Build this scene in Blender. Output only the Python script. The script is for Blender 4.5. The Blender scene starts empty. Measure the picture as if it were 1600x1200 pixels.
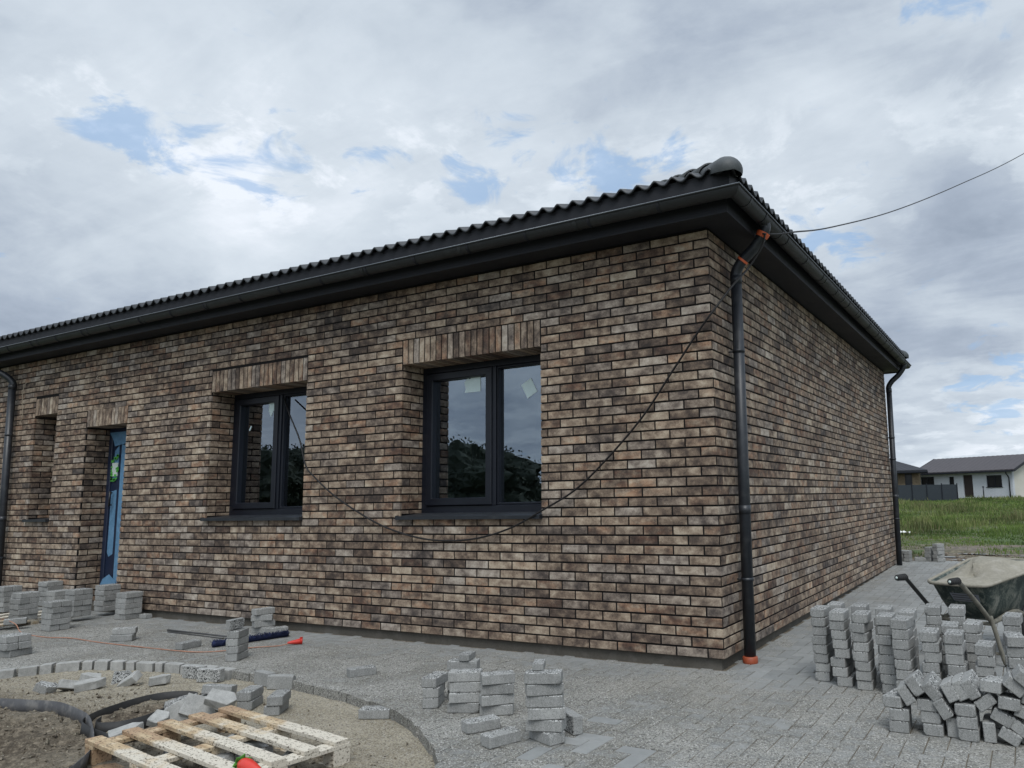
import bpy, bmesh, math, random
from mathutils import Vector, Matrix, noise
R = math.radians
random.seed(7)
scn = bpy.context.scene
C = scn.collection
GZ = -0.085                                   # paving level at the front of the house

# ------------------------------------------------------------------ camera
cam_d = bpy.data.cameras.new('camera'); cam = bpy.data.objects.new('camera', cam_d); C.objects.link(cam)
right = Vector((0.87793589, 0.47835598, -0.02010281)); up = Vector((0.08332238, -0.11130656, 0.99028694)); fwd = Vector((-0.47147211, 0.87108346, 0.13757779))
M = Matrix((right, up, -fwd)).transposed().to_4x4(); M.translation = Vector((2.07382, -5.50938, 1.19165))
cam.matrix_world = M
cam_d.sensor_width = 36; cam_d.lens = 1188.88 / 1600 * 36
cam_d.shift_x = -154.13 / 1600; cam_d.shift_y = 13.81 / 1600
cam_d.clip_start = 0.05; cam_d.clip_end = 3000
scn.camera = cam
scn.view_settings.view_transform = 'Standard'; scn.view_settings.look = 'None'
scn.view_settings.exposure = 0.12; scn.view_settings.gamma = 1

# ------------------------------------------------------------------ sun
SUN_EL, SUN_AZ = R(55), R(148)                # azimuth clockwise from +Y
sl = bpy.data.lights.new('sun', 'SUN'); sl.energy = 1.5; sl.angle = R(25); sl.color = (1, .97, .93)
so = bpy.data.objects.new('sun', sl); C.objects.link(so)
sd = Vector((math.sin(SUN_AZ) * math.cos(SUN_EL), math.cos(SUN_AZ) * math.cos(SUN_EL), math.sin(SUN_EL)))
so.rotation_euler = sd.to_track_quat('Z', 'Y').to_euler(); so.location = (0, 0, 30)

# ------------------------------------------------------------------ node helper
class NT:
    def __init__(s, tree): s.t = tree; s.n = tree.nodes; s.l = tree.links; s.n.clear()
    def add(s, typ, **kw):
        n = s.n.new(typ)
        for k, v in kw.items():
            if k.startswith('_'): setattr(n, k[1:], v)
            else:
                key = k.replace('__', ' ')
                s.set(n, key, v)
        return n
    def set(s, n, key, v):
        inp = n.inputs[int(key[1:])] if key[0] == 'i' and key[1:].isdigit() else n.inputs[key]
        if isinstance(v, bpy.types.NodeSocket): s.l.new(v, inp)
        else: inp.default_value = v
    def math(s, op, a, b=0.0, c=0.0, clamp=False):
        n = s.add('ShaderNodeMath', _operation=op, _use_clamp=clamp); s.set(n, 'i0', a); s.set(n, 'i1', b); s.set(n, 'i2', c); return n.outputs[0]
    def mix(s, f, a, b, mode='MIX'):
        n = s.add('ShaderNodeMix', _data_type='RGBA', _blend_type=mode, _clamp_factor=True)
        s.set(n, 'i0', f); s.set(n, 'i6', a); s.set(n, 'i7', b); return n.outputs[2]
    def noise(s, vec, scale, detail=3, rough=.55, dim='3D', w=None, dist=0):
        n = s.add('ShaderNodeTexNoise', _noise_dimensions=dim, Scale=scale, Detail=detail, Roughness=rough, Distortion=dist)
        if vec is not None: s.l.new(vec, n.inputs['Vector'])
        if w is not None: s.set(n, 'W', w)
        return n.outputs[0]
    def ramp(s, fac, stops, interp='LINEAR'):
        n = s.add('ShaderNodeValToRGB'); n.color_ramp.interpolation = interp; e = n.color_ramp.elements
        while len(e) > 1: e.remove(e[-1])
        e[0].position = stops[0][0]; e[0].color = c4(stops[0][1])
        for p, c in stops[1:]:
            x = e.new(p); x.color = c4(c)
        s.l.new(fac, n.inputs[0]); return n.outputs[0]
    def vscale(s, vec, v):
        n = s.add('ShaderNodeMapping'); s.l.new(vec, n.inputs[0]); n.inputs['Scale'].default_value = v; return n.outputs[0]
    def step(s, v, a, b):
        n = s.add('ShaderNodeMapRange', _interpolation_type='SMOOTHSTEP'); s.set(n, 'Value', v)
        n.inputs['From Min'].default_value = a; n.inputs['From Max'].default_value = b; return n.outputs[0]
def c4(c):
    if isinstance(c, (int, float)): return (c, c, c, 1)
    return tuple(c) + (1,) if len(c) == 3 else tuple(c)
def new_mat(name):
    m = bpy.data.materials.new(name); m.use_nodes = True; nt = NT(m.node_tree)
    out = nt.add('ShaderNodeOutputMaterial'); b = nt.add('ShaderNodeBsdfPrincipled'); nt.l.new(b.outputs[0], out.inputs[0])
    nt.out = out; nt.b = b
    return m, nt
def finish(nt, col, rough=.8, bump=None, bstr=.4, bdist=.002, spec=.5, metal=0):
    nt.set(nt.b, 'Base Color', c4(col) if not isinstance(col, bpy.types.NodeSocket) else col)
    nt.set(nt.b, 'Roughness', rough); nt.set(nt.b, 'Specular IOR Level', spec); nt.set(nt.b, 'Metallic', metal)
    if bump is not None:
        bn = nt.add('ShaderNodeBump', Strength=bstr, Distance=bdist); nt.l.new(bump, bn.inputs['Height']); nt.l.new(bn.outputs[0], nt.b.inputs['Normal'])

# ------------------------------------------------------------------ world: sky texture with broken cloud in front of it
w = bpy.data.worlds.new('World'); scn.world = w; w.use_nodes = True
nt = NT(w.node_tree)
wo = nt.add('ShaderNodeOutputWorld'); bg = nt.add('ShaderNodeBackground', Strength=0.1); nt.l.new(bg.outputs[0], wo.inputs[0])
sky = nt.add('ShaderNodeTexSky'); sky.sky_type = 'NISHITA'; sky.sun_disc = False; sky.sun_elevation = SUN_EL; sky.sun_rotation = SUN_AZ
tc = nt.add('ShaderNodeTexCoord'); dirv = tc.outputs['Generated']
sep = nt.add('ShaderNodeSeparateXYZ'); nt.l.new(dirv, sep.inputs[0])
zz = nt.math('ADD', nt.math('MAXIMUM', sep.outputs[2], 0.0), 0.22)
cmb = nt.add('ShaderNodeCombineXYZ'); nt.l.new(nt.math('DIVIDE', sep.outputs[0], zz), cmb.inputs[0]); nt.l.new(nt.math('DIVIDE', sep.outputs[1], zz), cmb.inputs[1])
cp = cmb.outputs[0]
n_big = nt.noise(cp, 0.9, 5, .55, dist=.3)
n_mid = nt.noise(cp, 3.2, 8, .6, dist=.4)
n_fine = nt.noise(cp, 9, 8, .62)
def spot(d, r0, r1):
    d = Vector(d).normalized()
    v = nt.add('ShaderNodeVectorMath', _operation='DOT_PRODUCT'); nt.l.new(dirv, v.inputs[0]); v.inputs[1].default_value = d
    return nt.step(v.outputs['Value'], math.cos(R(r1)), math.cos(R(r0)))
def vmax(lst):
    a = lst[0]
    for b in lst[1:]: a = nt.math('MAXIMUM', a, b)
    return a
holes = vmax([spot((-.803, .434, .409), 0, 4.5), spot((-.776, .469, .421), 0, 3.5), spot((-.752, .515, .412), 0, 3.5), spot((-.73, .553, .402), 0, 4), spot((-.667, .63, .398), 0, 3), spot((-.529, .732, .429), 0, 4),
              spot((-.443, .791, .422), 0, 6), spot((-.407, .816, .41), 0, 5), spot((-.36, .84, .406), 0, 4.5), spot((-.572, .711, .408), 0, 3.5), spot((-.195, .93, .313), 0, 5), spot((-.021, .992, .124), 0, 4.5), spot((-.044, .853, .521), 0, 4), spot((-.2, .5, .85), 0, 6)])
n_hole = nt.noise(cp, 6.5, 8, .6, dist=.6)
hole = nt.step(nt.math('ADD', nt.math('MULTIPLY', holes, .55), nt.math('MULTIPLY', nt.math('SUBTRACT', n_hole, .5), 3.0)), .42, .80)
darks = vmax([nt.math('MULTIPLY', spot((-1.122, .499, .25), 0, 13), .9), spot((-.09, 1.058, .25), 1, 12), nt.math('MULTIPLY', spot((-.55, .8, .56), 0, 14), .25), nt.math('MULTIPLY', spot((-.3, 1, .6), 0, 12), .25)])
brights = vmax([spot((-.64, .74, .42), 0, 13), spot((-.05, 1.09, .12), 0, 8), spot((-.25, .98, .42), 0, 11), nt.math('MULTIPLY', spot((-.95, .55, .44), 0, 13), .8)])
tone = nt.math('ADD', nt.math('MULTIPLY', n_big, .55), nt.math('MULTIPLY', n_mid, .30))
tone = nt.math('ADD', tone, nt.math('MULTIPLY', n_fine, .13))
band = nt.math('MULTIPLY', nt.step(sep.outputs[2], .27, .38), nt.step(sep.outputs[2], .50, .42))
lowband = nt.step(sep.outputs[2], .20, .08)
n_puff = nt.noise(cp, 5.0, 9, .62, dist=.25)
puff = nt.step(n_puff, .49, .60)
tone = nt.math('ADD', tone, nt.math('MULTIPLY', nt.math('MULTIPLY', puff, vmax([band, lowband])), .10))
n_lay = nt.noise(nt.vscale(cp, (.8, 2.2, 1)), 1.5, 7, .6, dist=.5)
tone = nt.math('ADD', tone, nt.math('MULTIPLY', nt.math('SUBTRACT', nt.step(n_lay, .42, .60), .5), .06))
tone = nt.math('SUBTRACT', tone, nt.math('MULTIPLY', darks, .13))
tone = nt.math('ADD', tone, nt.math('MULTIPLY', brights, .12))
cloud = nt.ramp(tone, [(.22, (2.3, 2.8, 3.6)), (.38, (3.6, 4.2, 5.1)), (.50, (5.0, 5.65, 6.4)), (.62, (6.0, 6.65, 7.35)), (.74, (7.6, 8.1, 8.8))])
blue = nt.mix(.72, sky.outputs[0], (2.7, 4.95, 8.3, 1))
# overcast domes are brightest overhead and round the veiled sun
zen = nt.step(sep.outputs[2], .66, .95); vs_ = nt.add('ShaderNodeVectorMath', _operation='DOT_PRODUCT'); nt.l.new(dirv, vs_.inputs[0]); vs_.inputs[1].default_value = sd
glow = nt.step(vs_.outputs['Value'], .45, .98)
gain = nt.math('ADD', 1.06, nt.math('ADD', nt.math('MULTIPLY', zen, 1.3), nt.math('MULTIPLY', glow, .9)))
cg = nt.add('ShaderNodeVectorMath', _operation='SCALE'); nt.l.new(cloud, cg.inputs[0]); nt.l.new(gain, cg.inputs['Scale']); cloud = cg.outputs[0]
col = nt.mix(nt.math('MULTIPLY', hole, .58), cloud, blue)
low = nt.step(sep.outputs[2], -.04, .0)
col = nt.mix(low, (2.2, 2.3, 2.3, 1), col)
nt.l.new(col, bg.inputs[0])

# ------------------------------------------------------------------ materials
def m_brick():
    m, nt = new_mat('clinker_brick')
    at = nt.add('ShaderNodeAttribute', _attribute_name='rnd'); sp = nt.add('ShaderNodeSeparateColor'); nt.l.new(at.outputs['Color'], sp.inputs[0])
    r, g, b = sp.outputs
    tc = nt.add('ShaderNodeTexCoord'); ob = tc.outputs['Object']
    uv = nt.add('ShaderNodeUVMap', _uv_map='UVMap').outputs[0]
    wv = nt.math('MULTIPLY', b, 60)
    big = nt.noise(nt.vscale(uv, (2.6, .9, 1)), 1.0, 3, .55, '4D', wv)
    mid = nt.noise(ob, 55, 5, .7)
    fine = nt.noise(ob, 190, 4, .7)
    tone = nt.math('ADD', nt.math('MULTIPLY', r, .78), nt.math('MULTIPLY', nt.math('SUBTRACT', big, .5), 1.35))
    tone = nt.math('ADD', tone, nt.math('MULTIPLY', nt.math('SUBTRACT', nt.noise(ob, 1.1, 3, .5), .5), .28))
    tone = nt.math('ADD', tone, nt.math('MULTIPLY', nt.math('SUBTRACT', mid, .5), .5))
    tone = nt.math('ADD', tone, nt.math('MULTIPLY', nt.math('SUBTRACT', fine, .5), .55))
    base = nt.ramp(tone, [(0, (.034, .025, .021)), (.22, (.082, .058, .044)), (.40, (.170, .122, .086)), (.56, (.285, .215, .152)), (.76, (.43, .348, .255)), (1, (.56, .48, .37))])
    red = nt.ramp(tone, [(0, (.045, .022, .016)), (.35, (.135, .070, .044)), (.7, (.36, .20, .110)), (1, (.52, .34, .21))])
    rf = nt.math('MULTIPLY', nt.step(g, .62, .95), nt.step(nt.noise(nt.vscale(uv, (2, 1, 1)), 1.3, 2, .5, '4D', nt.math('ADD', wv, 9.3)), .35, .65))
    col = nt.mix(nt.math('MULTIPLY', rf, .8), base, red)
    gr = nt.math('MULTIPLY', nt.step(g, .38, .05), .45)
    hs = nt.add('ShaderNodeHueSaturation', Saturation=.35); nt.l.new(col, hs.inputs['Color']); col = nt.mix(gr, col, hs.outputs[0])
    hs2 = nt.add('ShaderNodeHueSaturation', Saturation=.95); nt.l.new(col, hs2.inputs['Color']); col = hs2.outputs[0]
    pit = nt.step(nt.noise(ob, 420, 2, .5), .66, .72)
    col = nt.mix(nt.math('MULTIPLY', pit, .7), col, (.02, .016, .014, 1))
    h = nt.math('ADD', nt.math('MULTIPLY', fine, .6), nt.math('MULTIPLY', mid, .9))
    finish(nt, col, .78, h, .55, .004, .35)
    return m
def m_flat(name, col, rough=.6, nscale=60, amt=.15, spec=.4, metal=0, bstr=.1, dirt=None):
    m, nt = new_mat(name); ob = nt.add('ShaderNodeTexCoord').outputs['Object']
    n1 = nt.noise(ob, nscale, 4, .6); n2 = nt.noise(ob, nscale / 12, 4, .6)
    f = nt.math('ADD', nt.math('MULTIPLY', n1, .5), nt.math('MULTIPLY', n2, .5))
    c = Vector(col[:3])
    cc = nt.ramp(f, [(.3, tuple(c * (1 - amt))), (.7, tuple(c * (1 + amt)))])
    if dirt: cc = nt.mix(nt.math('MULTIPLY', nt.step(nt.noise(ob, dirt[1], 6, .65), .48, .68), dirt[2]), cc, c4(dirt[0]))
    rr = nt.math('ADD', nt.math('MULTIPLY', n2, .25), rough - .12)
    finish(nt, cc, rr, n1, bstr, .002, spec, metal)
    return m
def speckle(nt, ob, base, dark, light, sc=170, cov=1.0):
    v = nt.add('ShaderNodeTexVoronoi', Scale=sc); nt.l.new(ob, v.inputs['Vector'])
    s = nt.add('ShaderNodeSeparateColor'); nt.l.new(v.outputs['Color'], s.inputs[0])
    v2 = nt.add('ShaderNodeTexVoronoi', Scale=sc * .45); nt.l.new(ob, v2.inputs['Vector'])
    s2 = nt.add('ShaderNodeSeparateColor'); nt.l.new(v2.outputs['Color'], s2.inputs[0])
    c = nt.mix(nt.math('MULTIPLY', nt.step(s.outputs[0], .66, .74), cov), base, c4(dark))
    c = nt.mix(nt.math('MULTIPLY', nt.step(s.outputs[1], .84, .90), cov), c, c4(light))
    c = nt.mix(nt.math('MULTIPLY', nt.math('MULTIPLY', nt.step(s2.outputs[0], .86, .9), nt.step(v2.outputs['Distance'], .5, .3)), cov), c, c4(Vector(dark) * .7))
    return c, v.outputs['Distance']
def m_paver():
    m, nt = new_mat('concrete_paver'); ob = nt.add('ShaderNodeTexCoord').outputs['Object']
    oi = nt.add('ShaderNodeObjectInfo').outputs['Random']
    n1 = nt.noise(ob, 9, 5, .6, '4D', nt.math('MULTIPLY', oi, 40)); n2 = nt.noise(ob, 130, 4, .7)
    f = nt.math('ADD', nt.math('MULTIPLY', n1, .6), nt.math('MULTIPLY', n2, .4))
    f = nt.math('ADD', f, nt.math('MULTIPLY', nt.math('SUBTRACT', oi, .5), .24))
    stk = nt.noise(nt.vscale(ob, (70, 70, 6)), 1, 3, .6); f = nt.math('ADD', f, nt.math('MULTIPLY', nt.math('SUBTRACT', stk, .5), .35))
    c = nt.ramp(f, [(.25, (.19, .192, .183)), (.5, (.275, .276, .264)), (.75, (.38, .38, .362))])
    nz = nt.add('ShaderNodeSeparateXYZ'); nt.l.new(nt.add('ShaderNodeTexCoord').outputs['Normal'], nz.inputs[0])
    c, d = speckle(nt, ob, c, (.09, .09, .09), (.45, .45, .43), 330, .35)
    c2, d2 = speckle(nt, ob, c, (.030, .030, .030), (.50, .50, .48), 165, nt.step(n1, .38, .52))
    c = nt.mix(nt.step(nz.outputs[2], .5, .8), c, c2)
    pores = nt.step(nt.noise(ob, 150, 2, .5), .66, .72)
    c = nt.mix(nt.math('MULTIPLY', pores, .55), c, (.035, .036, .035, 1))
    finish(nt, c, .93, nt.math('SUBTRACT', n2, nt.math('MULTIPLY', pores, .5)), .45, .0018, .2)
    return m
def m_cut():
    m, nt = new_mat('cut_concrete'); ob = nt.add('ShaderNodeTexCoord').outputs['Object']
    n1 = nt.noise(ob, 14, 5, .65); n2 = nt.noise(ob, 150, 4, .7)
    c = nt.ramp(nt.math('ADD', nt.math('MULTIPLY', n1, .6), nt.math('MULTIPLY', n2, .4)), [(.3, (.18, .18, .17)), (.5, (.31, .307, .29)), (.7, (.44, .435, .41))])
    finish(nt, c, .9, n2, .5, .003, .2); return m
def m_pavement():
    m, nt = new_mat('paving'); ob = nt.add('ShaderNodeTexCoord').outputs['Object']
    at = nt.add('ShaderNodeAttribute', _attribute_name='rnd'); sp = nt.add('ShaderNodeSeparateColor'); nt.l.new(at.outputs['Color'], sp.inputs[0])
    n1 = nt.noise(ob, 1.3, 5, .6); n2 = nt.noise(ob, 160, 4, .7); n3 = nt.noise(ob, 14, 4, .6)
    f = nt.math('ADD', nt.math('MULTIPLY', sp.outputs[0], .28), nt.math('MULTIPLY', n3, .45)); f = nt.math('ADD', f, nt.math('MULTIPLY', n2, .25))
    c = nt.ramp(f, [(.2, (.185, .190, .185)), (.5, (.24, .245, .237)), (.85, (.31, .312, .30))])
    g, d = speckle(nt, ob, nt.mix(nt.step(n1, .40, .60), (.170, .160, .135, 1), (.265, .256, .228, 1)), (.026, .026, .024), (.50, .49, .46), 155, .72)
    cov = nt.math('ADD', nt.math('MULTIPLY', n1, .9), nt.math('MULTIPLY', nt.math('SUBTRACT', n3, .5), .7))
    cov = nt.math('ADD', cov, nt.math('MULTIPLY', nt.math('SUBTRACT', sp.outputs[1], .5), .12))
    cov = nt.math('ADD', cov, sp.outputs[2])       # blue channel: how much grit was swept over this stone
    cf = nt.math('MULTIPLY', nt.step(cov, .42, .80), .85)
    c = nt.mix(cf, c, g)
    c = nt.mix(nt.math('MULTIPLY', nt.step(nt.noise(ob, .7, 3, .5), .5, .7), .3), c, (.20, .18, .145, 1))
    h = nt.math('ADD', nt.math('MULTIPLY', n2, .5), nt.math('MULTIPLY', d, .8))
    finish(nt, c, .92, h, .7, .006, .2)
    return m
def m_sand(name='sand'):
    m, nt = new_mat(name); ob = nt.add('ShaderNodeTexCoord').outputs['Object']
    at = nt.add('ShaderNodeAttribute', _attribute_name='rnd'); sp = nt.add('ShaderNodeSeparateColor'); nt.l.new(at.outputs['Color'], sp.inputs[0])
    n1 = nt.noise(ob, 3, 6, .65); n2 = nt.noise(ob, 120, 5, .7); n3 = nt.noise(ob, 22, 5, .6)
    f = nt.math('ADD', nt.math('MULTIPLY', n1, .5), nt.math('MULTIPLY', n2, .5))
    sand = nt.ramp(f, [(.3, (.17, .145, .105)), (.5, (.27, .24, .18)), (.7, (.37, .335, .265))])
    s2, d = speckle(nt, ob, sand, (.05, .045, .04), (.42, .40, .36), 150, .55)
    soil = nt.ramp(nt.math('ADD', nt.math('MULTIPLY', n3, .6), nt.math('MULTIPLY', n2, .4)), [(.32, (.020, .016, .012)), (.48, (.070, .056, .041)), (.64, (.21, .175, .13))])
    c = nt.mix(sp.outputs[0], s2, soil)
    nt.set(nt.b, 'Roughness', .9)
    finish(nt, c, .95, nt.math('ADD', n2, n3), .8, .006, .15)
    return m
def m_wood():
    m, nt = new_mat('pallet_wood'); ob = nt.add('ShaderNodeTexCoord').outputs['Object']
    oi = nt.add('ShaderNodeObjectInfo').outputs['Random']
    gr = nt.noise(nt.vscale(ob, (3, 45, 45)), 1, 5, .6, '4D', nt.math('MULTIPLY', oi, 30)); n2 = nt.noise(ob, 6, 4, .6, '4D', nt.math('MULTIPLY', oi, 17))
    fine = nt.noise(nt.vscale(ob, (.6, 1, 1)), 85, 3, .7)
    c = nt.ramp(gr, [(.3, (.30, .21, .12)), (.55, (.46, .36, .23)), (.75, (.58, .48, .34))])
    tw = nt.add('ShaderNodeTexCoord'); sx = nt.add('ShaderNodeSeparateXYZ'); nt.l.new(ob, sx.inputs[0])
    end = nt.math('ADD', nt.math('MULTIPLY', sx.outputs[0], .55), nt.math('MULTIPLY', nt.math('SUBTRACT', n2, .5), 1.1))
    c = nt.mix(nt.math('MULTIPLY', nt.step(end, .15, .42), .8), c, (.54, .51, .44, 1))
    c = nt.mix(nt.math('MULTIPLY', nt.step(end, .20, .0), .75), c, (.30, .195, .125, 1))
    c = nt.mix(nt.math('MULTIPLY', nt.step(fine, .56, .60), .8), c, (.05, .035, .022, 1))
    finish(nt, c, .85, gr, .5, .002, .25)
    return m
def m_glass():
    m, nt = new_mat('window_glass')
    nt.n.remove(nt.b)
    lw = nt.add('ShaderNodeFresnel', IOR=1.5)
    f = nt.math('ADD', nt.math('MULTIPLY', lw.outputs[0], 1.1), .26, clamp=True)
    g = nt.add('ShaderNodeBsdfGlossy', Roughness=.004); g.inputs['Color'].default_value = (.66, .74, .84, 1)
    ob = nt.add('ShaderNodeTexCoord').outputs['Object']
    bn = nt.add('ShaderNodeBump', Strength=.04, Distance=.01); nt.l.new(nt.noise(ob, 2.2, 2, .5), bn.inputs['Height']); nt.l.new(bn.outputs[0], g.inputs['Normal'])
    t = nt.add('ShaderNodeBsdfTransparent'); t.inputs['Color'].default_value = (.55, .6, .6, 1)
    mx = nt.add('ShaderNodeMixShader'); nt.l.new(f, mx.inputs[0]); nt.l.new(t.outputs[0], mx.inputs[1]); nt.l.new(g.outputs[0], mx.inputs[2])
    nt.l.new(mx.outputs[0], nt.out.inputs[0])
    return m
def m_leaf(name, a, b):
    m, nt = new_mat(name); ob = nt.add('ShaderNodeTexCoord').outputs['Object']
    at = nt.add('ShaderNodeAttribute', _attribute_name='rnd'); sp = nt.add('ShaderNodeSeparateColor'); nt.l.new(at.outputs['Color'], sp.inputs[0])
    c = nt.mix(sp.outputs[0], c4(a), c4(b)); c = nt.mix(nt.math('MULTIPLY', sp.outputs[1], .75), c, (.22, .19, .10, 1))
    finish(nt, c, .7, None, spec=.25)
    return m
def m_field():
    m, nt = new_mat('field_soil'); ob = nt.add('ShaderNodeTexCoord').outputs['Object']
    n1 = nt.noise(nt.vscale(ob, (.35, .9, 1)), 1, 6, .65); n2 = nt.noise(ob, 9, 5, .7); n3 = nt.noise(ob, .12, 4, .6)
    mud = nt.ramp(n2, [(.3, (.045, .038, .03)), (.5, (.115, .092, .068)), (.7, (.24, .19, .14))])
    gr = nt.ramp(n2, [(.3, (.025, .042, .012)), (.6, (.07, .105, .03)), (.8, (.12, .15, .05))])
    c = nt.mix(nt.step(n1, .40, .55), mud, gr)
    at = nt.add('ShaderNodeAttribute', _attribute_name='rnd'); sp = nt.add('ShaderNodeSeparateColor'); nt.l.new(at.outputs['Color'], sp.inputs[0])
    c = nt.mix(sp.outputs[0], c, mud)
    wet = nt.math('MULTIPLY', sp.outputs[0], nt.step(n1, .52, .44))
    nt.set(nt.b, 'Roughness', .9)
    finish(nt, c, nt.math('SUBTRACT', .92, nt.math('MULTIPLY', wet, .35)), n2, .6, .03, .3)
    return m
def m_tub():
    m, nt = new_mat('stained_tub'); ob = nt.add('ShaderNodeTexCoord').outputs['Object']
    n1 = nt.noise(nt.vscale(ob, (1, 1, .6)), 8, 7, .7, dist=.8); n2 = nt.noise(ob, 70, 4, .7)
    f = nt.math('ADD', nt.math('MULTIPLY', n1, .8), nt.math('MULTIPLY', n2, .25))
    c = nt.ramp(f, [(.40, (.012, .02, .018)), (.50, (.03, .045, .04)), (.57, (.11, .12, .10)), (.72, (.24, .235, .205))])
    finish(nt, c, .7, f, .5, .003, .4)
    return m
def m_roughcast(name, a, b, sc=14):
    m, nt = new_mat(name); ob = nt.add('ShaderNodeTexCoord').outputs['Object']
    n1 = nt.noise(ob, sc, 4, .6); n2 = nt.noise(ob, .8, 5, .6)
    c = nt.ramp(nt.math('ADD', nt.math('MULTIPLY', n1, .5), nt.math('MULTIPLY', n2, .5)), [(.35, a), (.65, b)])
    finish(nt, c, .9, n1, .3, .01, .2); return m
BRICK = m_brick(); PAVER = m_paver(); CUTC = m_cut(); PAVE = m_pavement(); SAND = m_sand(); WOOD = m_wood(); GLASS = m_glass(); FIELD = m_field(); TUB = m_tub()
MORTAR = m_flat('black_mortar', (.014, .013, .013), .95, 120, .3, .1)
PLINTH = m_flat('plinth_render', (.085, .078, .066), .9, 70, .25, .2, bstr=.4, dirt=((.14, .13, .115), 5, .5))
METAL = m_flat('anthracite_metal', (.015, .018, .023), .42, 40, .18, .5, 0, .05, dirt=((.06, .062, .064), 9, .35))
GUTTER = m_flat('gutter_metal', (.010, .012, .013), .55, 30, .2, .55, 0, .05, dirt=((.035, .038, .038), 7, .4))
RIMM = m_flat('rim_sky_highlight', (.17, .19, .21), .3, 30, .2, .5, .3)  # sky highlight on the gutter bead, painted in as a lighter colour
SOFFIT = m_flat('soffit_sheet', (.013, .014, .018), .6, 25, .15, .35)
RTILE = m_flat('black_roof_tile', (.012, .014, .017), .42, 90, .3, .5, 0, .25, dirt=((.05, .055, .05), 12, .35))
CAP = m_flat('hip_cap_tile', (.050, .056, .058), .55, 90, .25, .4, 0, .25, dirt=((.09, .10, .095), 12, .4))
FRAME = m_flat('anthracite_frame', (.007, .009, .015), .38, 60, .12, .45, 0, .05)
ROOM = m_flat('room_plaster', (.22, .22, .21), .9, 10, .15, .2)
STICK = m_flat('sticker_paper', (.72, .86, .86), .7, 30, .06, .2)
FILM = m_flat('blue_film', (.10, .215, .34), .45, 25, .30, .4, 0, .2, dirt=((.16, .30, .46), 14, .5))
DOORM = m_flat('door_leaf', (.012, .020, .045), .4, 25, .15, .5)
GREEN = m_flat('green_label', (.10, .42, .07), .6, 30, .1, .3); DKGREEN = m_flat('dark_mark', (.01, .025, .01), .7)
WHITE = m_flat('white_paper', (.55, .62, .58), .7, 30, .08, .3)
CLAY = m_flat('orange_pvc', (.30, .068, .030), .5, 50, .2, .4)
TAPE = m_flat('orange_tape', (.62, .13, .05), .45, 40, .25, .4)
CABLE = m_flat('black_cable', (.008, .007, .007), .5, 60, .2, .4)
BEIGE = m_flat('beige_wire', (.32, .27, .20), .6, 60, .15, .3)
ORCORD = m_flat('orange_cord', (.36, .165, .10), .55, 30, .2, .4, dirt=((.30, .24, .19), 20, .6))
REDPL = m_flat('red_plastic', (.55, .035, .022), .35, 40, .15, .5, 0, .1)
LEAFPL = m_flat('green_plastic', (.08, .28, .045), .5, 40, .2, .4)
NAVY = m_flat('navy_bristle', (.012, .018, .055), .8, 220, .5, .3, bstr=.9)
STEEL = m_flat('dull_steel', (.10, .10, .10), .5, 50, .2, .5, .6)
BAND = m_flat('grey_edging', (.065, .065, .068), .65, 35, .3, .35, dirt=((.19, .18, .165), 12, .5))
BANDK = m_flat('dark_edging', (.022, .022, .022), .6, 45, .3, .35, dirt=((.06, .055, .048), 9, .4))
TUBE = m_flat('crusted_tube', (.17, .16, .13), .8, 60, .35, .3, bstr=.6, dirt=((.045, .045, .042), 15, .7))
BLACKP = m_flat('black_tube', (.014, .014, .014), .45, 50, .2, .5)
CRUST = m_flat('dried_mortar', (.245, .228, .185), .92, 55, .25, .2, bstr=.9, dirt=((.33, .31, .27), 11, .5))
RUBBER = m_flat('rubber', (.02, .02, .02), .8)
GRASS = m_leaf('grass_blades', (.030, .062, .010), (.135, .200, .045))
LEAF = m_leaf('tree_leaves', (.030, .038, .026), (.055, .066, .042)); BARK = m_flat('bark', (.05, .04, .03), .9)
RENDERW = m_roughcast('pale_render', (.44, .46, .50), (.57, .59, .62)); RENDERS = m_roughcast('cream_render', (.50, .48, .42), (.60, .58, .52))
TANB = m_roughcast('tan_brickwork', (.13, .10, .065), (.27, .21, .14), 5); BROWNR = m_flat('brown_roof_sheet', (.052, .045, .048), .6, 3, .2)
DARKR = m_flat('dark_roof_sheet', (.020, .021, .026), .6, 3, .2); FENCEM = m_flat('anthracite_fence_sheet', (.032, .040, .048), .5, 2, .12)
FARGL = m_flat('far_window_glass', (.02, .022, .025), .2, 2, .2, .6); FARD = m_flat('brown_door', (.035, .026, .024), .5, 2, .2)

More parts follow.
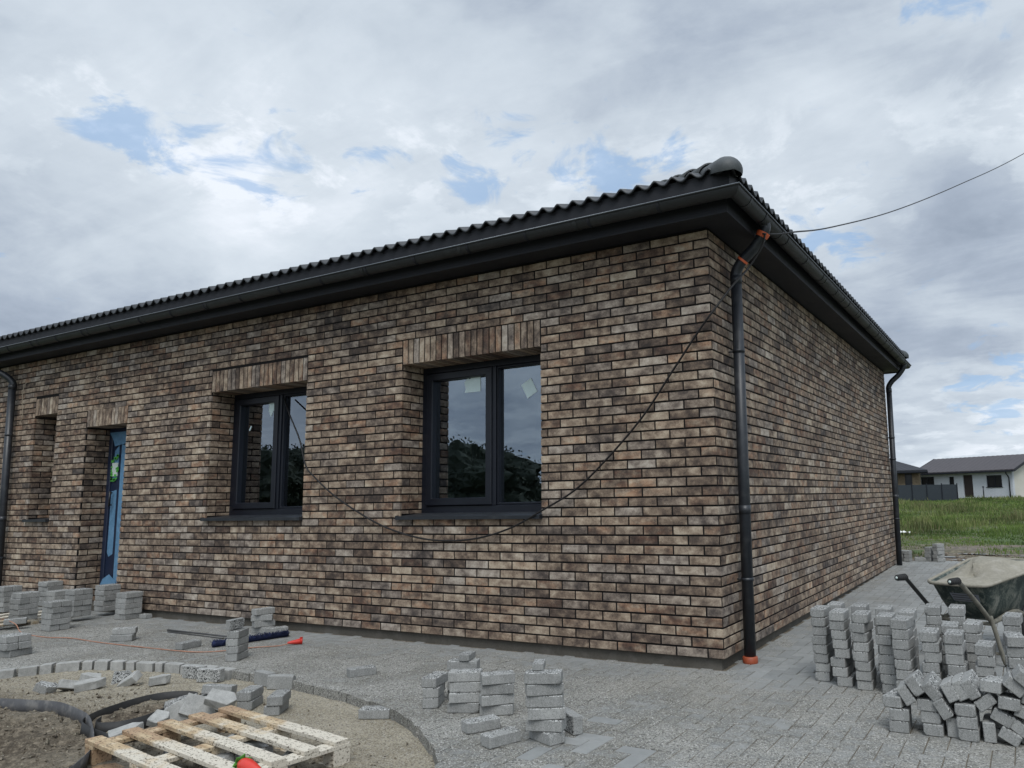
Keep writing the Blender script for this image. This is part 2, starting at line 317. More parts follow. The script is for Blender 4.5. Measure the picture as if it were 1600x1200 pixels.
# ------------------------------------------------------------------ mesh builder
class MB:
    def __init__(s): s.v = []; s.f = []; s.sm = []; s.c = []; s.uv = []
    def add(s, vs, fs, smooth=False, rnd=(0, 0, 0), uvs=None):
        o = len(s.v); s.v += [tuple(v) for v in vs]
        for k, f in enumerate(fs):
            s.f.append([o + i for i in f]); s.sm.append(smooth); s.c.append(rnd)
            if uvs: s.uv.append([uvs[i] for i in f])
            else: s.uv.append([(0, 0)] * len(f))
    def box(s, x0, x1, y0, y1, z0, z1, rnd=(0, 0, 0), M=None, uvs=None):
        vs = [Vector((x, y, z)) for z in (z0, z1) for y in (y0, y1) for x in (x0, x1)]
        if M: vs = [M @ v for v in vs]
        s.add(vs, [(0, 2, 3, 1), (4, 5, 7, 6), (0, 1, 5, 4), (2, 6, 7, 3), (0, 4, 6, 2), (1, 3, 7, 5)], False, rnd, uvs)
    def prism(s, pts, a, b, axis='y', rnd=(0, 0, 0)):
        # pts polygon in the plane perpendicular to axis
        def P(p, t):
            return (p[0], t, p[1]) if axis == 'y' else ((t, p[0], p[1]) if axis == 'x' else (p[0], p[1], t))
        n = len(pts); vs = [P(p, a) for p in pts] + [P(p, b) for p in pts]
        s.add(vs, [tuple(range(n))[::-1], tuple(range(n, 2 * n))] + [(i, (i + 1) % n, n + (i + 1) % n, n + i) for i in range(n)], False, rnd)
    def tube(s, pts, r, n=10, cap=True, rnd=(0, 0, 0), flat=1.0):
        pts = [Vector(p) for p in pts]; rr = r if isinstance(r, (list, tuple)) else [r] * len(pts)
        vs = []; prev = None
        for i, p in enumerate(pts):
            t = (pts[min(i + 1, len(pts) - 1)] - pts[max(i - 1, 0)]).normalized()
            if prev is None:
                a = Vector((0, 0, 1)) if abs(t.z) < .9 else Vector((1, 0, 0)); u = t.cross(a).normalized()
            else: u = (prev - t * prev.dot(t)).normalized()
            prev = u; v = t.cross(u)
            for k in range(n):
                an = 2 * math.pi * k / n; vs.append(p + (u * math.cos(an) + v * math.sin(an) * flat) * rr[i])
        fs = [(i * n + k, i * n + (k + 1) % n, (i + 1) * n + (k + 1) % n, (i + 1) * n + k) for i in range(len(pts) - 1) for k in range(n)]
        if cap: fs += [tuple(range(n))[::-1], tuple(range((len(pts) - 1) * n, len(pts) * n))]
        s.add(vs, fs, True, rnd)
    def grid(s, f, us, vs_, smooth=True, rnd=(0, 0, 0)):
        nu, nv = len(us), len(vs_); vv = [f(u, v) for v in vs_ for u in us]
        s.add(vv, [(j * nu + i, j * nu + i + 1, (j + 1) * nu + i + 1, (j + 1) * nu + i) for j in range(nv - 1) for i in range(nu - 1)], smooth, rnd)
    def build(s, name, mat, parent=None, attr=False, loc=None, mats=None):
        me = bpy.data.meshes.new(name); me.from_pydata(s.v, [], s.f); me.materials.append(mat)
        me.polygons.foreach_set('use_smooth', s.sm)
        if attr:
            ca = me.color_attributes.new('rnd', 'FLOAT_COLOR', 'CORNER'); buf = []
            uvl = me.uv_layers.new(name='UVMap'); ub = []
            for f, c, u in zip(s.f, s.c, s.uv):
                for k in range(len(f)): buf += [c[0], c[1], c[2], 1]; ub += [u[k][0], u[k][1]]
            ca.data.foreach_set('color', buf); uvl.data.foreach_set('uv', ub)
        o = bpy.data.objects.new(name, me); C.objects.link(o)
        if parent:
            o.parent = parent; o.location = -Vector(parent.get('_base', (0, 0, 0)))
        if loc: o.location = loc
        return o
BASE = {}
def empty(name, label, cat, loc=(0, 0, 0), group=None):
    o = bpy.data.objects.new(name, None); C.objects.link(o); o.location = loc; o.empty_display_size = .1
    BASE[o.name] = Vector(loc); tag(o, label, cat, group); return o
def tag(o, label=None, cat=None, group=None, kind=None):
    if label: o['label'] = label
    if cat: o['category'] = cat
    if group: o['group'] = group
    if kind: o['kind'] = kind
    return o
def part(mb, name, mat, root, attr=False, parent=None):
    """geometry in world coordinates, parented under root (an Empty) or under a part of it"""
    o = mb.build(name, mat, None, attr)
    p = parent or root
    o.parent = p
    o.location = -BASE[root.name] if p == root else (0, 0, 0)
    return o
def smooth_path(pts, n=8):
    pts = [Vector(p) for p in pts]; out = []
    for i in range(len(pts) - 1):
        p0 = pts[max(i - 1, 0)]; p1 = pts[i]; p2 = pts[i + 1]; p3 = pts[min(i + 2, len(pts) - 1)]
        for k in range(n):
            t = k / n
            out.append(.5 * ((2 * p1) + (p2 - p0) * t + (2 * p0 - 5 * p1 + 4 * p2 - p3) * t * t + (3 * p1 - p0 - 3 * p2 + p3) * t ** 3))
    out.append(pts[-1]); return out

# ------------------------------------------------------------------ ground
def gz(x, y):                                    # paving surface level
    return GZ + (.0095 * y if y > 0 else 0) if y < 9.2 else GZ + .0874
def terrain(x, y):
    if y < 9.0: z = gz(x, y) - .09
    else:
        t = y - 9.0; z = -.09 + .012 * t if t < 60 else .63
        z += (noise.noise(Vector((x * .5, y * .5, 3))) * .05 + noise.noise(Vector((x * 2, y * 2, 1))) * .025) * min(1, t / 1.5)
    return z
xs = [-600, -300, -150, -80, -50, -35, -25] + [-20 + .5 * i for i in range(72)] + [16, 20, 28, 40, 60, 100, 200, 400, 700]
ys = [-700, -400, -200, -100, -60, -40, -25, -15, -10, -5, 0, 4, 8, 8.9] + [9.1 + .25 * i for i in range(60)] + [24.5 + i for i in range(45)] + [72, 80, 100, 150, 300, 900, 1500]
mb = MB(); mb.grid(lambda x, y: (x, y, terrain(x, y)), xs, ys)
for i, f in enumerate(mb.f):
    c = mb.v[f[0]]; y = c[1]
    k = 1.0 if 9 < y < 11.0 else (.8 if 11.0 <= y < 14.0 and noise.noise(Vector((c[0] * .5, y * .5, 7))) > -.05 else 0)
    mb.c[i] = (k, 0, 0)
tag(mb.build('ground', FIELD, attr=True), kind='structure')

# curved edge of the laid paving round the sand bed
CC = Vector((-2.95, -4.2))
edge_pts = [(-5.9, -4.6), (-5.75, -3.6), (-5.55, -2.8), (-5.33, -2.27), (-5.20, -1.98), (-5.01, -1.76), (-4.58, -1.60), (-4.02, -1.52), (-3.4, -1.49), (-2.95, -1.51), (-2.65, -1.555), (-1.93, -1.69), (-1.46, -1.83),
            (-1.02, -2.09), (-.66, -2.38), (-.45, -2.7), (-.28, -3.15), (-.2, -3.7), (-.25, -4.4), (-.6, -5.3), (-1.5, -6.3), (-2.95, -6.8), (-4.4, -6.4), (-5.5, -5.5)]
pol = sorted([(math.atan2(y - CC.y, x - CC.x), math.hypot(x - CC.x, y - CC.y)) for x, y in edge_pts])
pol = [(pol[-1][0] - 2 * math.pi, pol[-1][1])] + pol + [(pol[0][0] + 2 * math.pi, pol[0][1])]
def edge_r(a):
    for (a0, r0), (a1, r1) in zip(pol, pol[1:]):
        if a0 <= a <= a1: return r0 + (r1 - r0) * (a - a0) / (a1 - a0)
    return 2.8
def eg(x, y):                                     # >0 outside the bed (paved)
    return math.hypot(x - CC.x, y - CC.y) - edge_r(math.atan2(y - CC.y, x - CC.x))
def clip(poly, n, d):                             # keep n.p >= d
    out = []
    for i in range(len(poly)):
        a, b = poly[i], poly[(i + 1) % len(poly)]; da = a[0] * n[0] + a[1] * n[1] - d; db = b[0] * n[0] + b[1] * n[1] - d
        if da >= 0: out.append(a)
        if (da >= 0) != (db >= 0):
            t = da / (da - db); out.append((a[0] + (b[0] - a[0]) * t, a[1] + (b[1] - a[1]) * t))
    return out
def area(p): return abs(sum(p[i][0] * p[(i + 1) % len(p)][1] - p[(i + 1) % len(p)][0] * p[i][1] for i in range(len(p)))) / 2
mb = MB(); W = .1005; gap = .0024
def lay(x0, y0, x1, y1):
    cx, cy = (x0 + x1) / 2, (y0 + y1) / 2
    if cx > 4.6 or cx < -12.5 or cy < -7.5 or cy > 9.1: return
    if cy > -.0 and cx < -.03 and not (-8.8 < cx < -7.9 and cy < .3): return
    poly = [(x0 + gap, y0 + gap), (x1 - gap, y0 + gap), (x1 - gap, y1 - gap), (x0 + gap, y1 - gap)]
    g = eg(cx, cy)
    if g < -.2: return
    if g < .2:
        e = 1e-3; nx, ny = (eg(cx + e, cy) - g) / e, (eg(cx, cy + e) - g) / e; l = math.hypot(nx, ny); nx, ny = nx / l, ny / l
        poly = clip(poly, (nx, ny), nx * cx + ny * cy - g / l + random.uniform(-.004, .004))
        if len(poly) < 3 or area(poly) < .0012: return
    j = random.gauss(0, .0009); tx, ty = random.gauss(0, .006), random.gauss(0, .006)
    z = gz(cx, cy) + j; n = len(poly); ch = .0035
    mx_, my_ = sum(p[0] for p in poly) / n, sum(p[1] for p in poly) / n
    top = []
    for p in poly:
        dx, dy = mx_ - p[0], my_ - p[1]; top.append((p[0] + math.copysign(min(abs(dx), ch), dx), p[1] + math.copysign(min(abs(dy), ch), dy)))
    zt = lambda p: z + (p[0] - cx) * tx + (p[1] - cy) * ty
    edge = g < .2
    vs = [(p[0], p[1], zt(p)) for p in top] + [(p[0], p[1], zt(p) - .003) for p in poly] + [(p[0], p[1], z - (.066 if edge else .012)) for p in poly]
    fs = [tuple(range(n))] + [(n + i, n + (i + 1) % n, (i + 1) % n, i) for i in range(n)] + [(2 * n + i, 2 * n + (i + 1) % n, n + (i + 1) % n, n + i) for i in range(n)]
    # grit cover: heavy in the working area before the wall, thin close to the corner and along the side
    k = .34 - .22 * max(0, min(1, (cy + .75) / .7)) if cx < .2 else .26 - .40 * max(0, min(1, (cy + .7 - .35 * (cx - .2)) / .9))
    if (cx + .15) ** 2 + (cy + 1.95) ** 2 < .25 and cx > -.42 and random.random() < .45: k = -.45
    mb.add(vs, fs, False, (random.random(), random.random(), k))
for i in range(-140, 90):
    for j in range(-90, 110):
        if (i - j) % 4 == 0: lay(i * W, j * W, (i + 2) * W, (j + 1) * W)
        if (i - j) % 4 == 2: lay(i * W, (j - 1) * W, (i + 1) * W, (j + 1) * W)
mbk = MB(); rs = random.Random(77); a = math.atan2(-2.6 - CC.y, -5.5 - CC.x)
a = math.pi - .45 - .0
while a > 1.78:
    rr_ = edge_r(a); wd = rs.choice([.1, .1, .19, .14]); da = wd / rr_
    a1 = a - da + .008
    def ep(an, rad): return (CC.x + rad * math.cos(an), CC.y + rad * math.sin(an))
    e0, e1 = edge_r(a) , edge_r(a1); dz_ = rs.uniform(-.004, .007); o_ = rs.uniform(-.012, .008)
    q = [ep(a, e0 - .035 + o_), ep(a1, e1 - .035 + o_), ep(a1, e1 + .045), ep(a, e0 + .045)]
    ch = .004; cxm, cym = sum(p[0] for p in q) / 4, sum(p[1] for p in q) / 4; zt_ = GZ + .007 + dz_
    tp_ = [(p[0] + (cxm - p[0]) * .06, p[1] + (cym - p[1]) * .08) for p in q]
    mbk.add([(p[0], p[1], zt_) for p in tp_] + [(p[0], p[1], zt_ - .004) for p in q] + [(p[0] + rs.uniform(-.004, .004), p[1] + rs.uniform(-.006, .004), -.19) for p in q],
           [(3, 2, 1, 0)] + [(i, (i + 1) % 4, 4 + (i + 1) % 4, 4 + i) for i in range(4)] + [(4 + i, 4 + (i + 1) % 4, 8 + (i + 1) % 4, 8 + i) for i in range(4)], False, (rs.uniform(.6, 1), rs.random(), -.5))
    a -= da
tag(mbk.build('kerb', CUTC), kind='structure')
tag(mb.build('pavement', PAVE, attr=True), kind='structure')
# joint sand just under the stones
mb = MB(); us = [-12.6 + .1 * i for i in range(173)]; vs_ = [-7.6 + .1 * i for i in range(169)]
def jz(x, y):
    g = eg(x, y); return (x, y, gz(x, y) - .0045 if g > .1 else gz(x, y) - .075)
mb.grid(jz, us, vs_, rnd=(.75, 0, 0)); tag(mb.build('jointing_sand', SAND, attr=True), kind='structure')

# sand bed with the soil heap
mb = MB()
def soilness(x, y):
    a = 1 / (1 + math.exp(-((-2.35 - x) * 5 + noise.noise(Vector((x * 2, y * 2, 4))) * 1.2)))
    b = 1 / (1 + math.exp(-((-2.55 - y) * 6 + noise.noise(Vector((x * 3, y * 3, 9))) * 1.5)))
    pit = math.exp(-(((x + 3.05) / .3) ** 2 + ((y + 2.5) / .42) ** 2)) * 1.3
    und = math.exp(-(((x + 1.85) / .75) ** 2 + ((y + 2.75) / .4) ** 2)) * .9
    return max(0, min(1, max(a * b, pit, und)))
def bedz(x, y):
    g = eg(x, y)
    z = -.148 + .005 * noise.noise(Vector((x * 9, y * 9, 0)))
    s = soilness(x, y)
    fr = noise.fractal(Vector((x * 5.5, y * 5.5, 2)), .9, 2.1, 5)
    z += s * (.018 + .040 * fr) + .016 * s * noise.noise(Vector((x * 30, y * 30, 5)))
    z += .05 * s * max(0, min(1, (-3.1 - x) * 1.2)) * max(0, min(1, (-2.9 - y) * 2))
    rim = math.exp(-(((x + 3.45) / .45) ** 2 + ((y + 2.35) / .38) ** 2))
    z += rim * (.028 + .022 * noise.fractal(Vector((x * 12, y * 12, 8)), .8, 2, 4))
    z -= .035 * math.exp(-(((x + 3.02) / .22) ** 2 + ((y + 2.45) / .36) ** 2))
    if x < -3.2: z += .010 * noise.fractal(Vector((x * 16, y * 16, 8)), .8, 2, 4)
    if g > -.03: z = min(z, -.146)
    if g > .06: z = -.17
    return z
us = [-6.1 + .022 * i for i in range(275)]; vs_ = [-5.2 + .022 * i for i in range(176)]
mb.grid(lambda x, y: (x, y, bedz(x, y)), us, vs_)
for i, f in enumerate(mb.f):
    v = mb.v[f[0]]; mb.c[i] = (soilness(v[0], v[1]) if eg(v[0], v[1]) < 0 else 0, 0, 0)
tag(mb.build('sand_bed', SAND, attr=True), kind='structure')
# loose clods and stones on the soil, stuff nobody would count
mb = MB(); rr = random.Random(4)
for _ in range(6500):
    x = rr.uniform(-5.6, -.9); y = rr.uniform(-4.4, -1.7)
    if eg(x, y) > -.06 or rr.random() > soilness(x, y) + .03 + .25 * math.exp(-(((x + 3.45) / .4) ** 2 + ((y + 2.35) / .35) ** 2)): continue
    r = rr.uniform(.003, .013) * (1.6 if rr.random() < .06 else 1); vv = []
    for a in range(6):
        d = [Vector((1, 0, 0)), Vector((-1, 0, 0)), Vector((0, 1, 0)), Vector((0, -1, 0)), Vector((0, 0, 1)), Vector((0, 0, -1))][a]
        vv.append(Vector((x, y, bedz(x, y) + r * .3)) + (d + Vector((rr.uniform(-.4, .4), rr.uniform(-.4, .4), rr.uniform(-.4, .4)))) * r * rr.uniform(.7, 1.2))
    mb.add(vv, [(0, 2, 4), (2, 1, 4), (1, 3, 4), (3, 0, 4), (2, 0, 5), (1, 2, 5), (3, 1, 5), (0, 3, 5)], False, (rr.uniform(.2, 1), 0, 0))
tag(mb.build('soil_clods', SAND, attr=True), 'small clods and crumbs of dark soil scattered on the sand bed', 'soil', kind='stuff')

exec_order = 'house'
# ================================================================== THE BRICK HOUSE
b, c = .25575, .0753; BH, BJ = c - .0140, .0135
house = empty('brick_house', 'long single-storey house of mottled brown clinker brick under a black tiled roof', 'house', (0, 0, GZ))
L = -12.2; D = 8.49; TOP = 44.1 * c
OPEN = [(-3.23, -1.605, 1.085, 2.535), (-6.205, -4.59, 1.085, 2.51), (-8.81, -7.885, 0.0, 2.265), (-10.155, -9.57, 1.085, 2.51)]
LINT = [(-3.23, -1.605, 2.535, 2.775), (-6.205, -4.59, 2.51, 2.755), (-8.81, -7.885, 2.265, 2.482), (-10.155, -9.57, 2.51, 2.745)]
def brick(mb, P, u, nrm, a0, a1, z0, z1, rnd, th=.022):
    """P origin, u direction along the wall, nrm outward; face lies at P plane"""
    u = Vector(u); nrm = Vector(nrm); out = random.uniform(0, .0012)
    def pt(a, d, z): return P + u * a + nrm * d + Vector((0, 0, z))
    e = .0022; jz = random.uniform(-.0006, .0006)
    f = [(a0 + e, z0 + e), (a1 - e, z0 + e), (a1 - e, z1 - e), (a0 + e, z1 - e)]; bk = [(a0, z0), (a1, z0), (a1, z1), (a0, z1)]
    vs = [pt(x, out, z + jz) for x, z in f] + [pt(x, out - e, z + jz) for x, z in bk] + [pt(x, out - th, z + jz) for x, z in bk]
    flip = u.cross(Vector((0, 0, 1))).dot(nrm) < 0
    fs = [(0, 1, 2, 3)] + [(i, 4 + i, 4 + (i + 1) % 4, (i + 1) % 4) for i in range(4)] + [(4 + i, 8 + i, 8 + (i + 1) % 4, 4 + (i + 1) % 4) for i in range(4)]
    if flip: fs = [t[::-1] for t in fs]
    ln = (a1 - a0) / .245; of = rnd[2] * 7
    uvs = [(of + x / .245, z / .065) for x, z in f] + [(of + x / .245, z / .065) for x, z in bk] * 2
    mb.add(vs, fs, False, rnd, uvs)
def tone(): 
    t = random.random(); t = .41 + .34 * t if random.random() > .09 else random.choice([.26, .30, .36, .86])
    return (t, random.random(), random.random())
def panel(mb, P, u, nrm, a_lo, a_hi, phase, holes, z0=0.0, z1=TOP, cornertones=None, wild=0, at_start=True):
    k = int(math.floor(z0 / c))
    while k * c < z1 - .006:
        zb = max(z0, k * c + .0); zt = min(z1, k * c + BH)
        if zt - zb > .012:
            off = phase(k); a = a_lo + off - b * 2
            while a < a_hi:
                s, e_ = a + BJ / 2 + random.uniform(-.001, .001), a + b - BJ / 2
                segs = [(max(s, a_lo + (0 if at_start else BJ / 2)), min(e_, a_hi))]
                for (h0, h1, hz0, hz1) in holes:
                    if zt > hz0 + .004 and zb < hz1 - .004:
                        ns = []
                        for s0, e0 in segs:
                            if e0 <= h0 or s0 >= h1: ns.append((s0, e0)); continue
                            if s0 < h0: ns.append((s0, h0))
                            if e0 > h1: ns.append((h1, e0))
                        segs = ns
                for s0, e0 in segs:
                    if e0 - s0 > .012: 
                        rn = tone()
                        if cornertones is not None and abs(s0 - a_lo) < .003 and at_start: rn = cornertones[k]
                        if cornertones is not None and abs(e0 - a_hi) < .003 and not at_start: rn = cornertones[k]
                        brick(mb, P, u, nrm, s0, e0, zb, zt, rn)
                a += b
        k += 1
# small shrink of holes so a 10 mm black joint runs round each lintel
jh = [(x0 - .0, x1 + .0, z0, z1) for x0, x1, z0, z1 in OPEN] + [(x0 - .008, x1 + .008, z0 - .001, z1 + .006) for x0, x1, z0, z1 in LINT]
ct = [tone() for _ in range(60)]
mb = MB()
# front: bricks counted from the corner; even courses end with a half brick
panel(mb, Vector((0, 0, 0)), (1, 0, 0), (0, -1, 0), L, 0, lambda k: ((-L) % b) + (b / 2 if k % 2 == 0 else 0), jh, cornertones=ct, at_start=False)
# side
panel(mb, Vector((0, 0, 0)), (0, 1, 0), (1, 0, 0), .022, D, lambda k: (-.022 if k % 2 == 0 else b / 2 - .022), [], cornertones=ct)
# rear and far left walls (out of view)
panel(mb, Vector((0, D, 0)), (1, 0, 0), (0, 1, 0), L, 0, lambda k: b / 2 * (k % 2), [])
# reveals
RD = [.30, .30, .30, .36]
for (x0, x1, z0, z1), rd in zip(OPEN, RD):
    panel(mb, Vector((x0, 0, 0)), (0, 1, 0), (1, 0, 0), .022, rd, lambda k: (-.022 if k % 2 else b / 2 - .022), [], z0, z1)
    panel(mb, Vector((x1, 0, 0)), (0, 1, 0), (-1, 0, 0), .022, rd, lambda k: (-.022 if k % 2 else b / 2 - .022), [], z0, z1)
part(mb, 'brick_wall', BRICK, house, True)
# lintels: a soldier course and its underside
for (x0, x1, z0, z1), rd in zip(LINT, RD):
    mb = MB(); n = max(6, int(round((x1 - x0) / .0705))); pitch = (x1 - x0) / n
    for i in range(n):
        a = x0 + i * pitch; rn = tone()
        vs_o = len(mb.v)
        brick(mb, Vector((0, 0, 0)), (1, 0, 0), (0, -1, 0), a + .0065, a + pitch - .0065, z0, z1, rn, .03)
        # turn texture so it runs along the standing brick
        for q in range(len(mb.uv) - 9, len(mb.uv)):
            mb.uv[q] = [(v * .065 / .245 + rn[2] * 5, u * .245 / .065) for u, v in mb.uv[q]]
        mb.box(a + .0065, a + pitch - .0065, .0302, rd, z0, z0 + .02, rn)
    part(mb, 'lintel', BRICK, house, True)
# wall core (black joints) around the openings
def core(mb, xs, zs, holes, fn):
    for x0, x1 in zip(xs, xs[1:]):
        for z0, z1 in zip(zs, zs[1:]):
            cx, cz = (x0 + x1) / 2, (z0 + z1) / 2
            if any(h[0] < cx < h[1] and h[2] < cz < h[3] for h in holes): continue
            fn(x0, x1, z0, z1)
mb = MB(); core_h = [(x0 - .0055, x1 + .0055, z0 - (.04 if z0 > 0 else 0), z1 + .0125) for x0, x1, z0, z1 in OPEN]
xs2 = sorted({L, -.0055} | {h[i] for h in core_h for i in (0, 1)}); zs2 = sorted({-.0, TOP} | {h[i] for h in core_h for i in (2, 3)})
core(mb, xs2, zs2, core_h, lambda x0, x1, z0, z1: mb.box(x0, x1, .0055, .42, z0, z1))
mb.box(-.40, -.0055, .4201, D - .0055, 0, TOP); mb.box(L, -.4001, D - .40, D - .0055, 0, TOP); mb.box(L, L + .4, .4201, D - .4001, 0, TOP)
part(mb, 'mortar_backing', MORTAR, house)
mb = MB()
for x0, x1 in ((L, -8.81), (-7.885, -.032)): mb.box(x0, x1, .032, .41, -.30, -.0005)
mb.box(-.42, -.032, .4102, D - .03, -.30, -.0005); mb.box(-8.80, -7.895, .05, .41, -.3, -.02)
part(mb, 'plinth', PLINTH, house)
# plain dark room behind the windows
mb = MB()
def room(x0, x1):
    for q in ((x0, x1, 3.6, 3.7, .1, 2.75), (x0 - .1, x0, .43, 3.7, .1, 2.75), (x1, x1 + .1, .43, 3.7, .1, 2.75), (x0, x1, .43, 3.6, 0, .1), (x0, x1, .43, 3.6, 2.75, 2.85)): mb.box(*q)
room(-4.1, -.6); room(-7.4, -4.25); room(-11.2, -9.2)
part(mb, 'room_plaster', ROOM, house)

def bar_frame(mb, x0, x1, z0, z1, w, y0, y1):
    """mitred profile frame"""
    e = .006
    for A, B in (((x0, z0), (x1, z0)), ((x1, z0), (x1, z1)), ((x1, z1), (x0, z1)), ((x0, z1), (x0, z0))):
        cx, cz = (x0 + x1) / 2, (z0 + z1) / 2
        def inn(p, w_): return (p[0] + math.copysign(w_, cx - p[0]), p[1] + math.copysign(w_, cz - p[1]))
        o = [A, B]; m1 = [inn(A, e), inn(B, e)]; m2 = [inn(A, w - e), inn(B, w - e)]; i_ = [inn(A, w), inn(B, w)]
        prof = [(o, y1), (o, y0 + e), (m1, y0), (m2, y0), (i_, y0 + e * 1.5), (i_, y1)]
        vs = []
        for pr, y in prof: vs += [(pr[0][0], y, pr[0][1]), (pr[1][0], y, pr[1][1])]
        mb.add(vs, [(2 * k, 2 * k + 1, 2 * k + 3, 2 * k + 2) for k in range(len(prof) - 1)])
def window(x0, x1, z0, z1, split, stickers, y=.30, two=True):
    mb = MB(); bar_frame(mb, x0 - .01, x1 + .01, z0 - .005, z1 + .012, .075, y, y + .075)
    if two: mb.box(split - .0, split + .075, y + .0, y + .07, z0 + .0701, z1 - .0631)
    win = part(mb, 'window', FRAME, house)
    zi0, zi1, xi0, xi1 = z0 + .07, z1 - .063, x0 + .065, x1 - .065
    if two:
        mb = MB(); bar_frame(mb, xi0 + .0, split + .03, zi0 + .002, zi1 - .002, .072, y - .018, y + .06); sash = part(mb, 'sash', FRAME, house, parent=win)
        panes = [(xi0 + .07, split - .04, zi0 + .072, zi1 - .072, y + .045), (split + .0751, xi1, zi0, zi1, y + .058)]
        mb = MB(); bar_frame(mb, split + .0751, xi1 + .0, zi0, zi1, .022, y + .012, y + .057); part(mb, 'glazing_bead', FRAME, house, parent=win)
    else: panes = [(xi0, xi1, zi0, zi1, y + .035)]
    for (a, b_, c_, d_, yy) in panes:
        mb = MB(); mb.box(a - .005, b_ + .005, yy, yy + .004, c_ - .005, d_ + .005); part(mb, 'pane', GLASS, house, parent=win)
    for (sx, sz, w_, h_, rot, poly) in stickers:
        mb = MB(); yy = y + (.042 if sx < split else .055)
        pts = poly or [(-w_ / 2, -h_ / 2), (w_ / 2, -h_ / 2), (w_ / 2, h_ / 2), (-w_ / 2, h_ / 2)]
        cr, sr = math.cos(R(rot)), math.sin(R(rot)); pts = [(sx + p[0] * cr - p[1] * sr, sz + p[0] * sr + p[1] * cr) for p in pts]
        mb.prism(pts, yy, yy + .001); part(mb, 'sticker', STICK, house, parent=win)
    # sloping metal sill with end caps and a drip
    mb = MB(); zf, zb_ = z0 - .022, z0 + .003
    mb.prism([(y + .01, zb_), (-.045, zf), (-.045, zf - .03), (-.040, zf - .03), (-.040, zf - .004), (y + .01, zb_ - .004)], x0 - .012 if True else x0, x1 + .004, 'x')
    for xe in (x0 - .016, x1 + .0045): mb.prism([(-.047, zf - .032), (y, zf - .032), (y, zb_ + .010), (-.047, zf + .006)], xe, xe + .004, 'x')
    part(mb, 'window_sill', METAL, house, parent=win)
    return win
house_poly = [(-.08, -.05), (.07, -.05), (.07, .06), (-.02, .06), (-.03, .05), (-.05, .06), (-.085, .03), (-.07, -.02)]
arrow = [(-.07, .09), (.08, .09), (.08, -.02), (.01, -.03), (-.03, -.10), (-.075, -.03)]
window(*OPEN[0], -2.39, [(-2.626, 2.318, 0, 0, 0, [(p[0] * 1.3, p[1] * 1.3) for p in house_poly]), (-1.97, 2.235, .125, .15, 28, None)])
window(*OPEN[1], -5.43, [(-5.56, 2.31, 0, 0, 0, arrow), (-5.95, 2.1, .02, .06, -30, None)])
window(*OPEN[3], -9.86, [], y=.36, two=False)
# ---- entrance door, leaf still under torn blue protective film
dx0, dx1, dz0, dz1 = -8.82, -7.875, .10, 2.27
mb = MB(); bar_frame(mb, dx0, dx1, dz0, dz1, .075, .30, .37); mb.box(dx0 + .07, dx1 - .07, .325, .375, dz0 + .07, dz1 - .07); mb.box(dx0, dx1, .28, .38, .02, dz0)
door = part(mb, 'door', DOORM, house)
def film(pts, y=.2965):
    mb = MB(); mb.prism(pts, y, y + .002); part(mb, 'protective_film', FILM, house, parent=door)
film([(-8.50, .23), (-8.395, .23), (-8.395, 2.02), (-8.50, 2.04)])
film([(-8.73, .62), (-8.69, .56), (-8.60, .60), (-8.60, 1.44), (-8.72, 1.42)], .3222)
film([(-8.72, 1.62), (-8.70, 1.55), (-8.64, 1.56), (-8.60, 1.62), (-8.60, 2.04), (-8.70, 1.96)], .3222)
film([(-8.80, 2.21), (-8.40, 2.21), (-8.42, 2.05), (-8.66, 2.02), (-8.70, 2.10)], .294)
film([(-8.84, .13), (-8.62, .11), (-8.42, .14), (-8.42, .26), (-8.58, .34), (-8.72, .28), (-8.80, .17)], .285)
mb = MB(); mb.box(-8.73, -8.60, .312, .3218, 1.62, 1.80); part(mb, 'paper_label', WHITE, house, parent=door)
mb = MB(); rr = random.Random(3)
for _ in range(34):
    x, z = rr.uniform(-8.78, -8.58), rr.uniform(1.56, 1.90)
    if -8.72 < x < -8.64 and 1.64 < z < 1.78: continue
    s_ = rr.uniform(.012, .028); mb.box(x - s_, x + s_, .3075, .3115 - rr.uniform(0, .001), z - s_ * .6, z + s_ * .6)
part(mb, 'green_sticker', GREEN, house, parent=door)
mb = MB(); mb.tube([(-8.66, .27, 1.22), (-8.66, .27, 1.42)], .012, 8); mb.tube([(-8.66, .27, 1.24), (-8.66, .30, 1.24)], .010, 8); mb.tube([(-8.66, .27, 1.40), (-8.66, .30, 1.40)], .010, 8)
part(mb, 'door_handle', BLACKP, house, parent=door)

